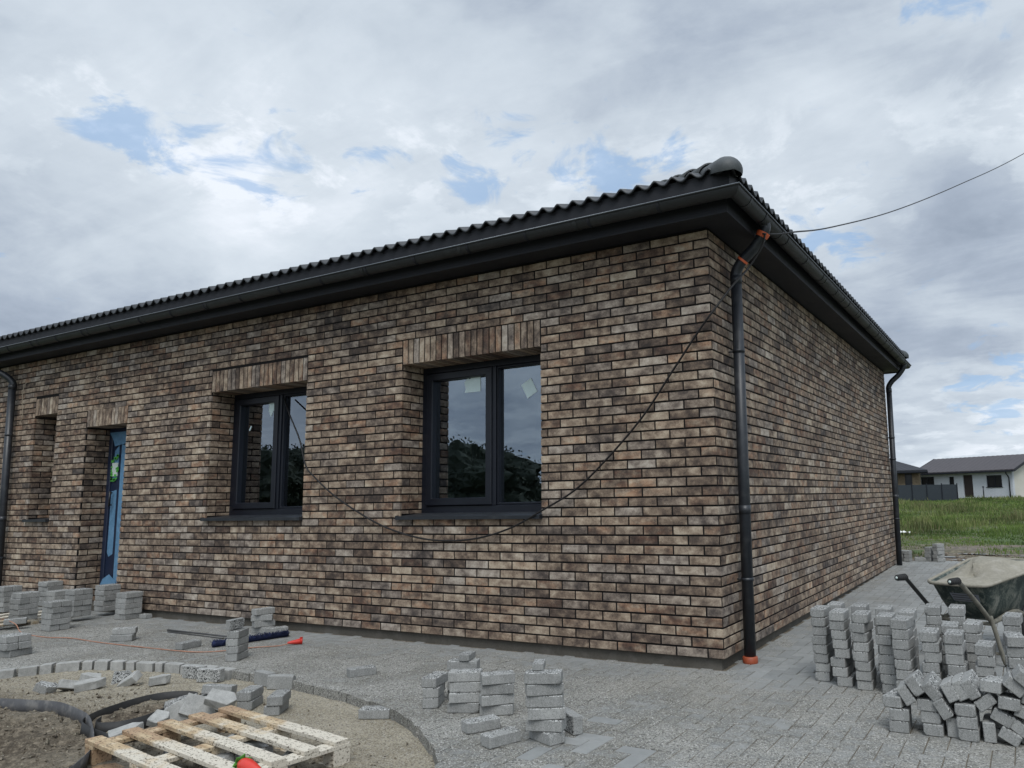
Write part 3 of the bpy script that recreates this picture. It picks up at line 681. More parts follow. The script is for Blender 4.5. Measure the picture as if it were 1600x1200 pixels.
# ---- eaves: soffit, fascia, gutters, tiles
OV = .255; ZS = TOP
mb = MB()
mb.box(L, OV - .0, -OV, .0 - .0005 + .2, ZS + .001, ZS + .02); mb.box(-.2, OV, .2002, D + OV, ZS + .001, ZS + .02)
mb.box(L, -.2002, D - .2, D + OV, ZS + .001, ZS + .02)
part(mb, 'soffit', SOFFIT, house)
mb = MB()                                         # boxed fascia with a small step at its foot
for z0, z1, o0, o1 in ((ZS - .012, ZS + .0005, OV - .045, OV + .004), (ZS + .0205, ZS + .225, OV - .03, OV)):
    mb.box(L, o1, -o1, -o0, z0, z1); mb.box(o0, o1, -o0 + .0002, D + o1, z0, z1); mb.box(L, o0 - .0002, D + o0, D + o1, z0, z1)
part(mb, 'fascia', SOFFIT, house)
GR, GC, GZR = .062, .345, 3.447            # gutter radius, centre offset and rim height
def gutter(pt, a, b_, miterA, miterB, seams):
    """pt(s, o, z): s along the eave, o outwards"""
    prof = [(GC - GR, GZR + .012)] + [(GC + GR * math.cos(t), GZR + GR * 1.05 * math.sin(t)) for t in [math.pi + math.pi * k / 14 for k in range(15)]]
    prof += [(GC + GR + .004, GZR + .006), (GC + GR + .010, GZR + .003), (GC + GR + .010, GZR - .006), (GC + GR + .004, GZR - .008)]
    inner = [(o - (.002 if i < 16 else 0), z + .002) for i, (o, z) in enumerate(prof[:16])][::-1]
    ring = prof + inner
    mb = MB(); S = [a, b_]; n = len(ring); vs = []
    for s, mt in ((a, miterA), (b_, miterB)):
        for o, z in ring: vs.append(pt(s + mt * (o - GC), o, z))
    mb.add(vs, [(i, (i + 1) % n, n + (i + 1) % n, n + i) for i in range(n)], True)
    for s in seams:
        for o1_, w_ in ((.0035, .018),):
            vs = []
            for ss in (s - w_, s + w_):
                for t in [math.pi + math.pi * k / 14 for k in range(15)]: vs.append(pt(ss, GC + (GR + o1_) * math.cos(t), GZR + (GR * 1.05 + o1_) * math.sin(t)))
            for t in [math.pi + math.pi * k / 14 for k in range(15)]: vs.append(pt(s - w_, GC + GR * math.cos(t), GZR + GR * 1.05 * math.sin(t)))
            for t in [math.pi + math.pi * k / 14 for k in range(15)]: vs.append(pt(s + w_, GC + GR * math.cos(t), GZR + GR * 1.05 * math.sin(t)))
            mb.add(vs, [(i, i + 1, 15 + i + 1, 15 + i) for i in range(14)] + [(i, i + 1, 30 + i + 1, 30 + i) for i in range(14)] + [(15 + i, 16 + i, 46 + i, 45 + i) for i in range(14)], True)
    g_ = part(mb, 'gutter', GUTTER, house)
    mb = MB(); mb.tube([pt(s + mt * (GR + .007), GC + GR + .007, GZR + .003) for s, mt in ((a, miterA), (b_, miterB))], .0036, 8)
    part(mb, 'gutter_rim', RIMM, house, parent=g_)
    return g_
gutter(lambda s, o, z: (s, -o, z), L, GC, 0, 1, [L + 1.2 * i + .4 for i in range(11) if L + 1.2 * i + .4 < -.2])
gutter(lambda s, o, z: (o, s, z), -GC, D + GC, -1, 1, [.02 - .12, .75, 1.6, 2.4, 3.3, 4.1, 5.0, 5.8, 6.6, 7.5])
gutter(lambda s, o, z: (s, D + o, z), L, GC, 0, 1, [])
def gbr(pt, ss):
    for s in ss:
        mb = MB(); n = 12; vs = []
        for q in (s - .012, s + .012):
            for t in [math.pi + math.pi * k / n for k in range(n + 1)]:
                vs.append(pt(q, GC + (GR + .0045) * math.cos(t), GZR + (GR * 1.05 + .0045) * math.sin(t)))
            for t in [math.pi + math.pi * k / n for k in range(n + 1)]:
                vs.append(pt(q, GC + (GR + .0008) * math.cos(t), GZR + (GR * 1.05 + .0008) * math.sin(t)))
        m_ = n + 1
        fs = [(i, i + 1, 2 * m_ + i + 1, 2 * m_ + i) for i in range(n)] + [(i, i + 1, m_ + i + 1, m_ + i) for i in range(n)] + [(2 * m_ + i, 2 * m_ + i + 1, 3 * m_ + i + 1, 3 * m_ + i) for i in range(n)]
        mb.add(vs, fs, True); part(mb, 'gutter_bracket', SOFFIT, house)
gbr(lambda s, o, z: (s, -o, z), [-.25 - .62 * i for i in range(19)])
gbr(lambda s, o, z: (o, s, z), [.28 + .66 * i for i in range(13)])
# roof: hipped at the near end, wavy tiles
EO, ZE, SL, AM, PITCH = .335, 3.606, math.tan(R(21)), .025, .150
ridge_z = ZE + SL * (D / 2 + EO)
def wave(s): return AM * (math.cos(2 * math.pi * s / PITCH) + .12 * math.cos(4 * math.pi * s / PITCH + .6))
def slope(mb, pt, s0, s1, hipA, hipB, depth):
    rows = int(depth / .33) + 1; ns = int((s1 - s0) / (PITCH / 10))
    for r_ in range(rows):
        t0, t1 = r_ * .33, min((r_ + 1) * .33 + .03, depth)
        if t1 <= t0: continue
        idx = [i for i in range(ns + 1) if s0 + hipA * t0 <= s0 + i * PITCH / 10 <= s1 - hipB * t0]
        if len(idx) < 3: continue
        vs = []
        for i in idx:
            s = s0 + i * PITCH / 10
            tt = min(t1, (s - s0) if hipA else t1, (s1 - s) if hipB else t1)
            wv = wave(s); lift = .020
            vs += [pt(s, t0, ZE + SL * t0 + wv - .0), pt(s, t0, ZE + SL * t0 + wv + lift), pt(s, max(tt, t0 + .001), ZE + SL * max(tt, t0 + .001) + wv + .004), pt(s, t0 + .03, ZE + SL * (t0 + .03) + wv)]
        n = len(idx)
        for q in range(n - 1):
            o = q * 4; mb_f.append
        mb.add(vs, [(4 * q, 4 * q + 4, 4 * q + 5, 4 * q + 1) for q in range(n - 1)] + [(4 * q + 1, 4 * q + 5, 4 * q + 6, 4 * q + 2) for q in range(n - 1)] + [(4 * q, 4 * q + 3, 4 * q + 7, 4 * q + 4) for q in range(n - 1)], True)
mb_f = []
half = D / 2 + EO
mb = MB()
slope(mb, lambda s, t, z: (s, -EO + t, z), L, EO, 0, 1, half)
slope(mb, lambda s, t, z: (EO - t, s, z), -EO, D + EO, 1, 1, half)
slope(mb, lambda s, t, z: (s, D + EO - t, z), L, EO, 0, 1, half)
part(mb, 'roof_tiles', RTILE, house)
mb = MB()                                         # closing board under the tile ends (eaves filler)
mb.box(L, EO - .035, -EO + .035, -EO + .045, ZS + .14, ZE + .008); mb.box(EO - .045, EO - .035, -EO + .0452, D + EO - .05, ZS + .14, ZE + .008)
mb.box(L, EO - .04, -EO + .0453, -EO + .3, ZE - .03, ZE - .012); mb.box(EO - .3, EO - .0455, -EO + .31, D + EO - .3, ZE - .03, ZE - .012)
part(mb, 'eaves_filler', SOFFIT, house)
# hip caps climbing from both right-hand corners, then ridge caps
def caps(A, Bp, n, first=True):
    A, Bp = Vector(A), Vector(Bp); d = (Bp - A); ln = d.length; d.normalize(); sd_ = d.cross(Vector((0, 0, 1))).normalized(); upv = sd_.cross(d)
    for k in range(n):
        mb = MB(); s0 = k * .33; s1 = s0 + .40
        rings = []
        prof = [(s0, .120, .0)] + [(s1, .096, -.012)]
        if k == 0 and first: prof = [(s0 - .095, .012, -.0), (s0 - .085, .055, 0), (s0 - .055, .092, 0), (s0 - .01, .114, 0), (s0 + .03, .120, 0), (s1, .098, -.012)]
        vs = []
        for s, r_, dz in prof:
            for i in range(15):
                t = math.pi * (-.08 + 1.16 * i / 14); vs.append(A + d * s + sd_ * (r_ * math.cos(t)) + upv * (r_ * math.sin(t) * .92 + dz + .012))
        fs = [(j * 15 + i, j * 15 + i + 1, (j + 1) * 15 + i + 1, (j + 1) * 15 + i) for j in range(len(prof) - 1) for i in range(14)]
        o_ = len(vs); vs2 = []
        for s, r_, dz in (prof[0], prof[-1]):     # thickness at the ends
            for i in range(15):
                t = math.pi * (-.08 + 1.16 * i / 14); r2 = max(r_ - .014, .001); vs2.append(A + d * s + sd_ * (r2 * math.cos(t)) + upv * (r2 * math.sin(t) * .92 + dz + .012))
        vs += vs2; m_ = (len(prof) - 1) * 15
        fs += [(i, o_ + i, o_ + i + 1, i + 1) for i in range(14)] + [(m_ + i + 1, o_ + 15 + i + 1, o_ + 15 + i, m_ + i) for i in range(14)]
        mb.add(vs, fs, True); part(mb, 'hip_cap', CAP, house)
hl = Vector((-half, half, SL * half)).length
caps((EO - .04, -EO + .04, ZE - .008), (EO - half, -EO + half, ZE + SL * half + .018), int(hl / .33))
caps((EO - .04, D + EO - .04, ZE - .020), (EO - half, D + EO - half, ZE + SL * half + .018), int(hl / .33))
caps((EO - half + .1, D / 2, ridge_z + .02), (L, D / 2, ridge_z + .02), int((EO - half - L) / .33), False)

# ---- downpipes
def downpipe(top, bottom, outlet, collar=False, wrap=False, brk=()):
    r = .046; mb = MB()
    t, b0, o = Vector(top), Vector(bottom), Vector(outlet)
    path = smooth_path([o + Vector((0, 0, .03)), o + Vector((0, 0, -.045)), o.lerp(t, .35) + Vector((0, 0, -.055)), o.lerp(t, .78) + Vector((0, 0, -.01)), t + Vector((0, 0, -.03)), t + Vector((0, 0, -.12))], 7)
    mb.tube(path, r * .98, 16); mb.tube([t + Vector((0, 0, -.10)), b0], r, 18)
    for zf in (.0, .60):
        q = t.lerp(b0, zf) + Vector((0, 0, -.09)); mb.tube([q + Vector((0, 0, .035)), q + Vector((0, 0, -.035))], r + .003, 18)
    mb.tube([o + Vector((0, 0, .035)), o + Vector((0, 0, -.02))], r + .004, 16)
    dp = part(mb, 'downpipe', METAL, house)
    for f in brk:
        q = t.lerp(b0, f); n = Vector((-1, 0, 0)) if abs(outlet[1] - top[1]) < .2 and outlet[0] > 0 else Vector((0, 1, 0))
        mb = MB(); mb.tube([q + Vector((0, 0, .014)), q + Vector((0, 0, -.014))], r + .0045, 18); mb.tube([q + n * (r + .002), q + n * .09], .006, 6)
        side = n.cross(Vector((0, 0, 1))); mb.box(-.012, .012, -.004, .004, -.016, .016, M=Matrix.Translation(q + side * (r + .012)))
        part(mb, 'pipe_bracket', METAL, house, parent=dp)
    if collar:
        mb = MB(); mb.tube([b0 + Vector((0, 0, .052)), b0 + Vector((0, 0, .046)), b0 + Vector((0, 0, .008)), b0 + Vector((0, 0, -.01))], [r + .004, r + .013, r + .013, r + .010], 20); part(mb, 'drain_collar', CLAY, house, parent=dp)
    if wrap:
        rr = random.Random(2)
        i0, i1 = int(len(path) * .02), int(len(path) * .80)
        for nm, m_, a, e, rad in (('orange_tape', TAPE, 8, 10, .052), ('orange_tape', TAPE, 20, 21, .050)):
            mb = MB(); P_ = [path[k] for k in range(a, e + 1)]; mb.tube(P_, [rad + rr.uniform(-.001, .004) for _ in P_], 14, False); part(mb, nm, m_, house, parent=dp)
    return dp, path
PX = .082
dp, ppath = downpipe((PX, .405, 3.06), (PX, .345, GZ + .0), (GC, .405, GZR - .05), True, True, (.22, .80))
downpipe((PX, 8.36, 3.05), (PX, 8.17, GZ + .078), (GC, 8.40, GZR - .05), False, False, (.30, .42, .75))
downpipe((-10.68, -PX, 3.05), (-10.60, -PX, GZ), (-11.0, -GC, GZR - .05), False, False, (.25, .8))
exec_order = 'things'

# ================================================================== cables and wires
def cable(name, pts, r, m, label, cat, n=8, seg=6):
    mb = MB(); mb.tube(smooth_path(pts, n), r, seg); o = mb.build(name, m); tag(o, label, cat); return o
tp = ppath[9]
cam_p = Vector((2.07382, -5.50938, 1.19165))
def along(d, t): return cam_p + Vector(d).normalized() * t
OVH = []   # filled below
cable('overhead_cable', [(.35, .33, 3.30), (.42, .55, 3.35), (.48, .82, 3.44), (.55, 2.09, 3.87), (.9, 4.31, 4.72), (1.53, 7.11, 5.95), (2.53, 10.27, 7.5), (4.89, 16.28, 10.85), (8.72, 24.4, 15.94)],
      .0075, CABLE, 'black cable running from the taped downpipe bend out across the sky', 'cable')
cable('hanging_cable', [(.37, .33, 3.30), (.33, .34, 3.19), (.22, .30, 3.02), (.16, .12, 2.86), (.03, -.035, 2.62), (-.1, -.035, 2.47), (-.33, -.035, 2.18), (-.6, -.035, 1.84), (-.93, -.035, 1.52), (-1.24, -.04, 1.27), (-1.58, -.055, 1.095),
       (-1.89, -.04, .96), (-2.24, -.035, .87), (-2.61, -.035, .84), (-2.99, -.035, .87), (-3.4, -.035, .97), (-3.75, -.035, 1.11), (-4.11, -.035, 1.29), (-4.4, -.03, 1.48), (-4.54, -.02, 1.60), (-4.80, .10, 1.90), (-5.1, .20, 2.2), (-5.3, .285, 2.40)],
      .0085, CABLE, 'thin black cable sagging across the front wall from the downpipe bend to the left window', 'cable')
cable('wire_end', [(-8.60, 0, 2.95), (-8.60, -.03, 2.90), (-8.52, -.03, 2.87), (-8.42, -.03, 2.85), (-8.33, -.02, 2.83)], .004, BEIGE, 'short pale wire end curling out of the brick wall above the door', 'wire')
cable('wire_end', [(-10.45, 0, 3.02), (-10.47, -.03, 2.95), (-10.46, -.04, 2.75), (-10.44, -.03, 2.55), (-10.50, -.02, 2.45)], .0045, BEIGE, 'long beige wire hanging down the wall beside the left downpipe', 'wire')
cable('extension_cord', [(-9.3, -.9, -.02), (-8.6, -1.1, -.01), (-7.95, -1.15, .015), (-7.5, -1.22, .0), (-7.2, -1.3, -.05), (-7.05, -1.27, GZ + .006), (-6.71, -1.27, GZ + .006), (-6.44, -1.2, GZ + .006), (-5.95, -1.22, GZ + .006), (-5.43, -1.21, GZ + .006),
       (-4.97, -1.19, GZ + .006), (-4.74, -1.19, GZ + .009), (-4.5, -1.14, GZ + .006), (-4.34, -1.03, GZ + .006), (-4.21, -.80, GZ + .006), (-4.05, -.66, GZ + .008), (-3.99, -.59, GZ + .022)],
      .0045, ORCORD, 'dusty orange cord snaking over the paving to a red connector', 'cord')
# red connector on the end of the cord
t = empty('cord_connector', 'red bell-shaped rubber connector lying on the paving near the navy broom', 'connector', (-3.98, -.55, GZ))
d0 = Vector((.35, .93, 0)).normalized(); p0 = Vector((-4.0, -.60, GZ + .026))
mb = MB(); mb.tube([p0, p0 + d0 * .02, p0 + d0 * .07, p0 + d0 * .105, p0 + d0 * .115], [.008, .013, .020, .026, .025], 16); part(mb, 'connector_body', REDPL, t)
mb = MB(); mb.tube([p0 + d0 * .1152, p0 + d0 * .125], [.028, .028], 16); mb.box(-.004, .004, -.010, .016, 0, .038, M=Matrix.Translation(p0 + d0 * .12 + Vector((0, 0, .0)))); part(mb, 'cap', REDPL, t)

# ================================================================== pavers
NUMW = ['top', 'second', 'third', 'fourth', 'fifth', 'sixth', 'seventh', 'eighth', 'ninth']
def paver_mesh(seed, L_=.199, W_=.0985, H_=.0590):
    rr = random.Random(seed); bm = bmesh.new()
    nx, ny, nz = 9, 5, 4
    bmesh.ops.create_cube(bm, size=1)
    for v in bm.verts: v.co = Vector((v.co.x * L_, v.co.y * W_, v.co.z * H_ + H_ / 2))
    bmesh.ops.bevel(bm, geom=[e for e in bm.edges], offset=.0042, segments=1, affect='EDGES')
    bmesh.ops.subdivide_edges(bm, edges=[e for e in bm.edges if e.calc_length() > .03], cuts=6, use_grid_fill=True)
    ch = [(Vector((rr.choice([-1, 1]) * L_ / 2, rr.choice([-1, 1]) * W_ / 2, rr.choice([0, H_]))), rr.uniform(.010, .022)) for _ in range(rr.choice([0, 1, 2, 3]))] + [(Vector((rr.uniform(-.8, .8) * L_ / 2, rr.choice([-1, 1]) * W_ / 2, H_)), rr.uniform(.006, .014)) for _ in range(rr.choice([0, 1, 2]))]
    for v in bm.verts:
        n = noise.noise(v.co * 22 + Vector((seed * 3.1, 0, 0))); v.co += Vector((n, noise.noise(v.co * 25 + Vector((0, seed, 0))), noise.noise(v.co * 24 + Vector((0, 0, seed))) * .6)) * .0005
        for p, r_ in ch:
            dd = (v.co - p).length
            if dd < r_: v.co += (Vector((0, 0, H_ / 2)) - p).normalized() * (r_ - dd) * .5
    me = bpy.data.meshes.new('paver'); bm.to_mesh(me); bm.free(); me.materials.append(PAVER); return me
PM = [paver_mesh(s) for s in range(1, 15)]
prand = random.Random(11)
def paver(loc, yaw, label, group, roll=0, pitch=0, onedge=False, sc=1):
    """loc = centre of the underside; long axis along local x; yaw degrees"""
    o = bpy.data.objects.new('concrete_paver', prand.choice(PM)); C.objects.link(o)
    m = Matrix.Rotation(R(yaw + (180 if prand.random() < .5 else 0)), 4, 'Z')
    if onedge: m = m @ Matrix.Rotation(R(90), 4, 'X'); 
    m = Matrix.Rotation(R(roll), 4, 'Y') @ Matrix.Rotation(R(pitch), 4, 'X') @ m
    off = Vector((0, 0, .0492)) if onedge else Vector((0, 0, 0))
    cfix = m @ Vector((0, 0, .03)) if onedge else Vector((0, 0, .03))
    # rotate about the block's own centre
    half_h = .0492 if onedge else .03
    ctr = Vector(loc) + Vector((0, 0, half_h))
    o.matrix_world = Matrix.Translation(ctr) @ m @ Matrix.Translation((0, 0, -.03)) @ Matrix.Scale(sc, 4)
    tag(o, label, 'paver', group); return o
def stack(x, y, n, yaw, desc, group, z0=None, jit=(.004, 3), pair=False, lean=(0, 0), yaws=None):
    z = gz(x, y) + .001 if z0 is None else z0
    for k in range(n):
        ordw = NUMW[n - 1 - k] if k or n < 3 else 'bottom'
        if n > 2 and k == 0: ordw = 'bottom'
        xx, yy = x + lean[0] * k + prand.gauss(0, jit[0]), y + lean[1] * k + prand.gauss(0, jit[0])
        ya = (yaws[k] if yaws else yaw) + prand.gauss(0, jit[1])
        if pair:
            cr = Vector((-math.sin(R(ya)), math.cos(R(ya)), 0)) * .0505
            if k % 2 and pair == 2: ya += 90; cr = Vector((-math.sin(R(ya)), math.cos(R(ya)), 0)) * .0505
            v = Vector((xx, yy, z + k * .0608))
            # which of the two stands nearer the camera
            near = 1 if (v + cr - cam_p).length < (v - cr - cam_p).length else -1
            paver(v + cr * near, ya, 'nearer %s-layer paver, %s' % (ordw, desc.replace('the ', '', 1)), group)
            paver(v - cr * near, ya, 'farther %s-layer paver, %s' % (ordw, desc.replace('the ', '', 1)), group)
        else: paver((xx, yy, z + k * .0606), ya, '%s paver of %s' % (ordw, desc), group)
# --- right: front row and rear row of tall single stacks before the wheelbarrow
GA = 'pavers in the tall stacks beside the right-hand corner of the house'
EN = ['leftmost', 'second', 'third', 'fourth', 'fifth', 'sixth', 'seventh', 'eighth', 'ninth']
rowA = [(.67, -.03, 8, (-.0012, 0)), (.82, -.12, 8, (-.002, 0)), (.97, -.17, 8, (-.001, 0)), (1.135, -.20, 8, (-.001, 0)), (1.25, -.32, 8, (-.001, 0)), (1.41, -.34, 7, (0, 0)), (1.555, -.36, 7, (0, 0)), (1.71, -.33, 6, (0, 0)), (1.875, -.32, 7, (0, 0))]
for i, (x, y, n, le) in enumerate(rowA):
    h = n * .06
    stack(x + .05, y + .10, n, 90, 'the %s tall stack in the front row before the wheelbarrow' % EN[i], GA, jit=(.0045, 3.2), lean=le)
rowB = [(.72, .21, 8), (.89, .18, 8), (1.07, .12, 8), (1.225, .02, 8), (1.36, .30, 8), (1.50, -.05, 7), (1.52, .32, 8), (1.63, .06, 7), (1.86, .06, 8)]
for i, (x, y, n) in enumerate(rowB):
    stack(x + .05, y + .10, n, 90, 'the %s tall stack in the rear row under the wheelbarrow handles' % EN[i], GA, jit=(.004, 3.5))
# --- right foreground: three short columns with pavers tumbled over them
GB = 'pavers of the tumbled heap in the right foreground'
stack(1.355, -.91, 2, 90, 'the leftmost short column of the tumbled heap', GB, jit=(.004, 3), lean=(.0, 0))
paver((1.345, -.90, GZ + .124), 78, 'paver turned askew on top of the leftmost short column of the tumbled heap', GB, roll=-2)
stack(1.52, -.90, 3, 90, 'the second short column of the tumbled heap', GB, jit=(.005, 2), lean=(-.006, 0))
paver((1.625, -.885, GZ + .001), 90, 'paver standing on its edge between the second and third short columns of the heap', GB, onedge=True, roll=2)
stack(1.70, -.92, 3, 90, 'the third short column of the tumbled heap', GB, jit=(.003, 2), lean=(-.004, 0))
paver((1.795, -.90, GZ + .001), 90, 'paver standing on its edge right of the third short column of the heap', GB, onedge=True, roll=-2)
heap = [(1.400, .108, 58, 90, 'narrow tilted paver leaning on the leftmost short column'), (1.452, .160, 55, 88, 'steeply tilted paver second from the left at the top of the heap'),
        (1.535, .150, 50, 94, 'large tilted paver with its flat top showing above the second column'), (1.591, .064, 58, 90, 'dark tilted paver wedged under the row of leaning pavers'),
        (1.622, .146, 63, 88, 'first of three pavers leaning together like books on the heap'), (1.672, .160, 62, 90, 'middle one of three pavers leaning together like books on the heap'),
        (1.724, .176, 60, 93, 'last and highest of three pavers leaning together like books on the heap'), (1.832, .186, 3, 80, 'level paver seated on top of the heap right of the leaning three'),
        (1.787, .105, -36, 92, 'paver tilted to the left under the level one in the heap'), (1.902, .112, 5, 86, 'nearly level paver in the middle of the right part of the heap'),
        (1.862, .048, 28, 90, 'paver sloping down to the right halfway up the heap'), (1.892, -.042, 29, 88, 'lowest paver sloping on the ground at the right foot of the heap'),
        (1.945, .005, 34, 84, 'sloping paver lying on the lowest one at the right foot of the heap'), (1.925, .196, 40, 90, 'paver sloping at the upper right of the heap with a pitted end'),
        (1.975, .235, 41, 92, 'topmost sloping paver at the right edge of the heap'), (1.975, .075, 20, 86, 'paver at the right edge below the sloping top ones'),
        (2.02, .14, 12, 80, 'paver half outside the picture at the right of the heap'), (2.03, -.03, 8, 95, 'paver on the ground just outside the right edge of the heap')]
for x, z, roll, yaw, lab in heap:
    yv = -.91 + prand.uniform(-.01, .02)
    o = paver((x, yv, z - .03), yaw, lab, GB, roll=roll, pitch=prand.uniform(-6, 6))
stack(1.86, -.84, 2, 90, 'the low column hidden in the right part of the heap', GB); stack(1.99, -.86, 3, 84, 'the low column at the right end of the heap', GB)
# --- centre front
GCc = 'pavers stacked at the front beside the curved edge'
stack(-.30, -1.93, 6, 28, 'the tallest front stack beside the curved edge', GCc, jit=(.006, 4), yaws=[-14, 20, 32, 27, 36, 33])
paver((-.36, -1.90, GZ + 6 * .0608), 118, 'short paver set crosswise on top of the tallest front stack', GCc, sc=.62)
stack(-.855, -1.615, 4, 38, 'the right one of the front cluster of stacks', GCc, jit=(.006, 4), yaws=[36, 48, 40, 44])
stack(-1.075, -1.645, 4, 30, 'the middle one of the front cluster of stacks', GCc, jit=(.005, 4))
stack(-1.29, -1.40, 4, 28, 'the rear one of the front cluster of stacks', GCc, jit=(.006, 6))
paver((-1.28, -1.38, GZ + 4 * .0608), 110, 'short paver crosswise on top of the rear stack of the front cluster', GCc, sc=.7)
stack(-1.37, -1.60, 3, 120, 'the dark leftmost stack of the front cluster', GCc, jit=(.006, 5))
paver((-.75, -1.91, GZ + .001), 62, 'loose paver lying flat left of the tallest front stack', GCc, onedge=False)
paver((-.50, -2.06, GZ + .001), 70, 'loose paver lying at the foot of the tallest front stack', GCc)
paver((-.28, -1.71, GZ + .001), 146, 'paver standing on its edge just right of the tallest front stack', GCc, onedge=True)
# --- middle, by the wall and broom
GM = 'pavers left about on the finished paving'
stack(-3.90, -1.18, 4, 119, 'the slim stack standing over the navy broom', GM, jit=(.005, 5))
paver((-3.91, -1.20, GZ + 4 * .0606), 100, 'paver perched on its edge on the slim stack over the broom', GM, onedge=True, sc=.8)
stack(-4.88, -.20, 4, 40, 'the small stack close to the wall', GM, jit=(.008, 10), yaws=[20, 60, 35, 70])
paver((-4.70, -.17, GZ + .001), 66, 'loose paver lying between the small wall stack and the broom head', GM)
paver((-4.80, -1.03, GZ + .001), 94, 'loose paver lying flat beside the orange cord', GM)
paver((-2.44, -1.19, GZ + .001), 62, 'loose paver lying alone on the paving before the wall', GM)
paver((-1.665, -1.80, -.147), 26, 'loose paver lying on the sand against the curved edge', GM)
stack(-5.80, -1.04, 2, 36, 'the two-high pile alone in the middle of the paving', GM, jit=(.006, 7))
# --- on the edge of the bed
GE = 'pavers stood along the edge of the sand bed'
paver((-2.88, -1.545, -.147), 22, 'paver standing on its edge against the curved edging, square to the view', GE, onedge=True)
paver((-3.10, -1.52, -.147), -8, 'paver standing on its edge behind the square one at the curved edging', GE, onedge=True)
paver((-3.60, -1.62, -.147), 20, 'paver standing on its edge at the left of the curved edging', GE, onedge=True)
paver((-3.83, -1.60, -.147), 8, 'paver standing on edge at the left end of the loose edging row', GE, onedge=True)
GP = 'pavers piled behind the wooden pallet'
stack(-2.64, -1.98, 2, 118, 'the pair piled upright behind the pallet corner', GP, z0=-.147, jit=(.005, 5))
stack(-2.36, -1.98, 2, 128, 'the pair piled right of the other at the pallet end', GP, z0=-.147, jit=(.005, 5))
stack(-2.95, -2.02, 1, 40, 'x', GP, z0=-.147); C.objects[-1]['label'] = 'paver lying under the chipped one behind the pallet'
paver((-2.94, -2.00, -.086), 32, 'chipped paver lying on another behind the pallet', GP, pitch=-8)
# --- left: stacks of paired pavers on and before a low pallet
GL = 'pavers in the square stacks before the entrance'
stack(-7.29, -.17, 5, 90, 'the square stack nearest the wall beside the door', GL, pair=2, jit=(.004, 2))
stack(-7.25, -.95, 5, 0, 'the square stack standing in front of the low pallet', GL, pair=2, jit=(.004, 2))
stack(-7.88, -.09, 5, 90, 'the square stack under the blue door film', GL, z0=-.028, pair=2, jit=(.004, 2))
stack(-7.72, -.50, 5, 0, 'the square stack in the middle of the low pallet', GL, z0=-.028, pair=2, jit=(.004, 2))
stack(-8.00, -.92, 5, 90, 'the square stack at the front left of the low pallet', GL, z0=-.028, pair=2, jit=(.004, 2))
stack(-9.18, -.10, 5, 0, 'the square stack farthest back at the small window', GL, z0=-.028, pair=2, jit=(.004, 2))
stack(-9.05, -.62, 5, 0, 'the square stack at the far left behind the others', GL, z0=-.028, pair=2, jit=(.004, 2))
stack(-7.98, -1.34, 5, 90, 'the square stack cut by the left edge of the picture', GL, z0=-.028, pair=2, jit=(.004, 2))
stack(-8.45, -.35, 4, 0, 'the half hidden square stack between the pallet stacks and the small window', GL, z0=-.028, pair=2, jit=(.004, 2))
stack(-5.98, -1.90, 3, 8, 'the low pile at the left edge of the picture', GL, pair=1, jit=(.01, 4))
paver((-8.60, -.25, -.03), 20, 'flat paver lying behind the middle stack on the low pallet', GL); paver((-8.70, -.62, -.03), 80, 'flat paver lying left of the middle stack on the low pallet', GL)
paver((-7.72, -1.12, -.028), 60, 'flat paver lying on the front of the low pallet', GL); paver((-7.14, .0 - .06, GZ + .001), 0, 'small grey paver lying against the plinth right of the door stacks', GL, sc=.8)
# --- far end of the side path
GF = 'pavers stacked at the far end of the side path'
stack(.62, 8.98, 5, 60, 'the highest far stack at the end of the side path', GF, jit=(.004, 3)); stack(.47, 9.05, 4, 70, 'the darker far stack left of the highest one', GF)
stack(.12, 8.93, 3, 85, 'the low far stack beside the rear downpipe', GF); stack(.02, 8.98, 3, 85, 'the low far stack half behind the rear downpipe', GF)
paver((.32, 9.0, .002), 10, 'single far paver between the low stack and the dark one', GF)

# --- broken pieces of concrete
def shard(loc, size, rot, label, group, seed):
    rr = random.Random(seed); bm = bmesh.new(); sx, sy, sz = size
    prof = [(-.5, -.5), (rr.uniform(.1, .5), -.5), (.5, rr.uniform(-.3, .3)), (rr.uniform(-.1, .35), .5), (-.5, rr.uniform(.0, .5))]
    pts = [Vector((px * sx, py * sy, z)) + Vector((rr.uniform(-.006, .006), rr.uniform(-.006, .006), 0)) for z in (0, sz) for px, py in prof]
    vs = [bm.verts.new(p) for p in pts]; bmesh.ops.convex_hull(bm, input=vs)
    bmesh.ops.bevel(bm, geom=[e for e in bm.edges if e.calc_face_angle(0) > .4], offset=.003, segments=1, affect='EDGES')
    bmesh.ops.triangulate(bm, faces=bm.faces); bmesh.ops.subdivide_edges(bm, edges=[e for e in bm.edges if e.calc_length() > .03], cuts=2)
    for v in bm.verts: v.co += Vector((noise.noise(v.co * 40), noise.noise(v.co * 40 + Vector((5, 0, 0))), noise.noise(v.co * 40 + Vector((0, 7, 0))))) * .003
    me = bpy.data.meshes.new('paver_shard'); bm.to_mesh(me); bm.free(); me.materials.append(PAVER if seed in (1, 5, 10) or seed >= 20 else CUTC)
    o = bpy.data.objects.new('paver_shard', me); C.objects.link(o); o.location = loc; o.rotation_euler = [R(a) for a in rot]
    tag(o, label, 'shard', group)
GS = 'broken pieces of paver lying on the sand'; GS2 = 'broken pieces of paver heaped behind the pallet'
shard((-4.40, -2.38, -.13), (.13, .10, .06), (10, 25, 40), 'leftmost broken piece of the group on the sand, dark sided', GS, 1)
shard((-4.32, -2.28, -.13), (.12, .10, .06), (-20, 15, 70), 'pale cut piece second from the left on the sand', GS, 2)
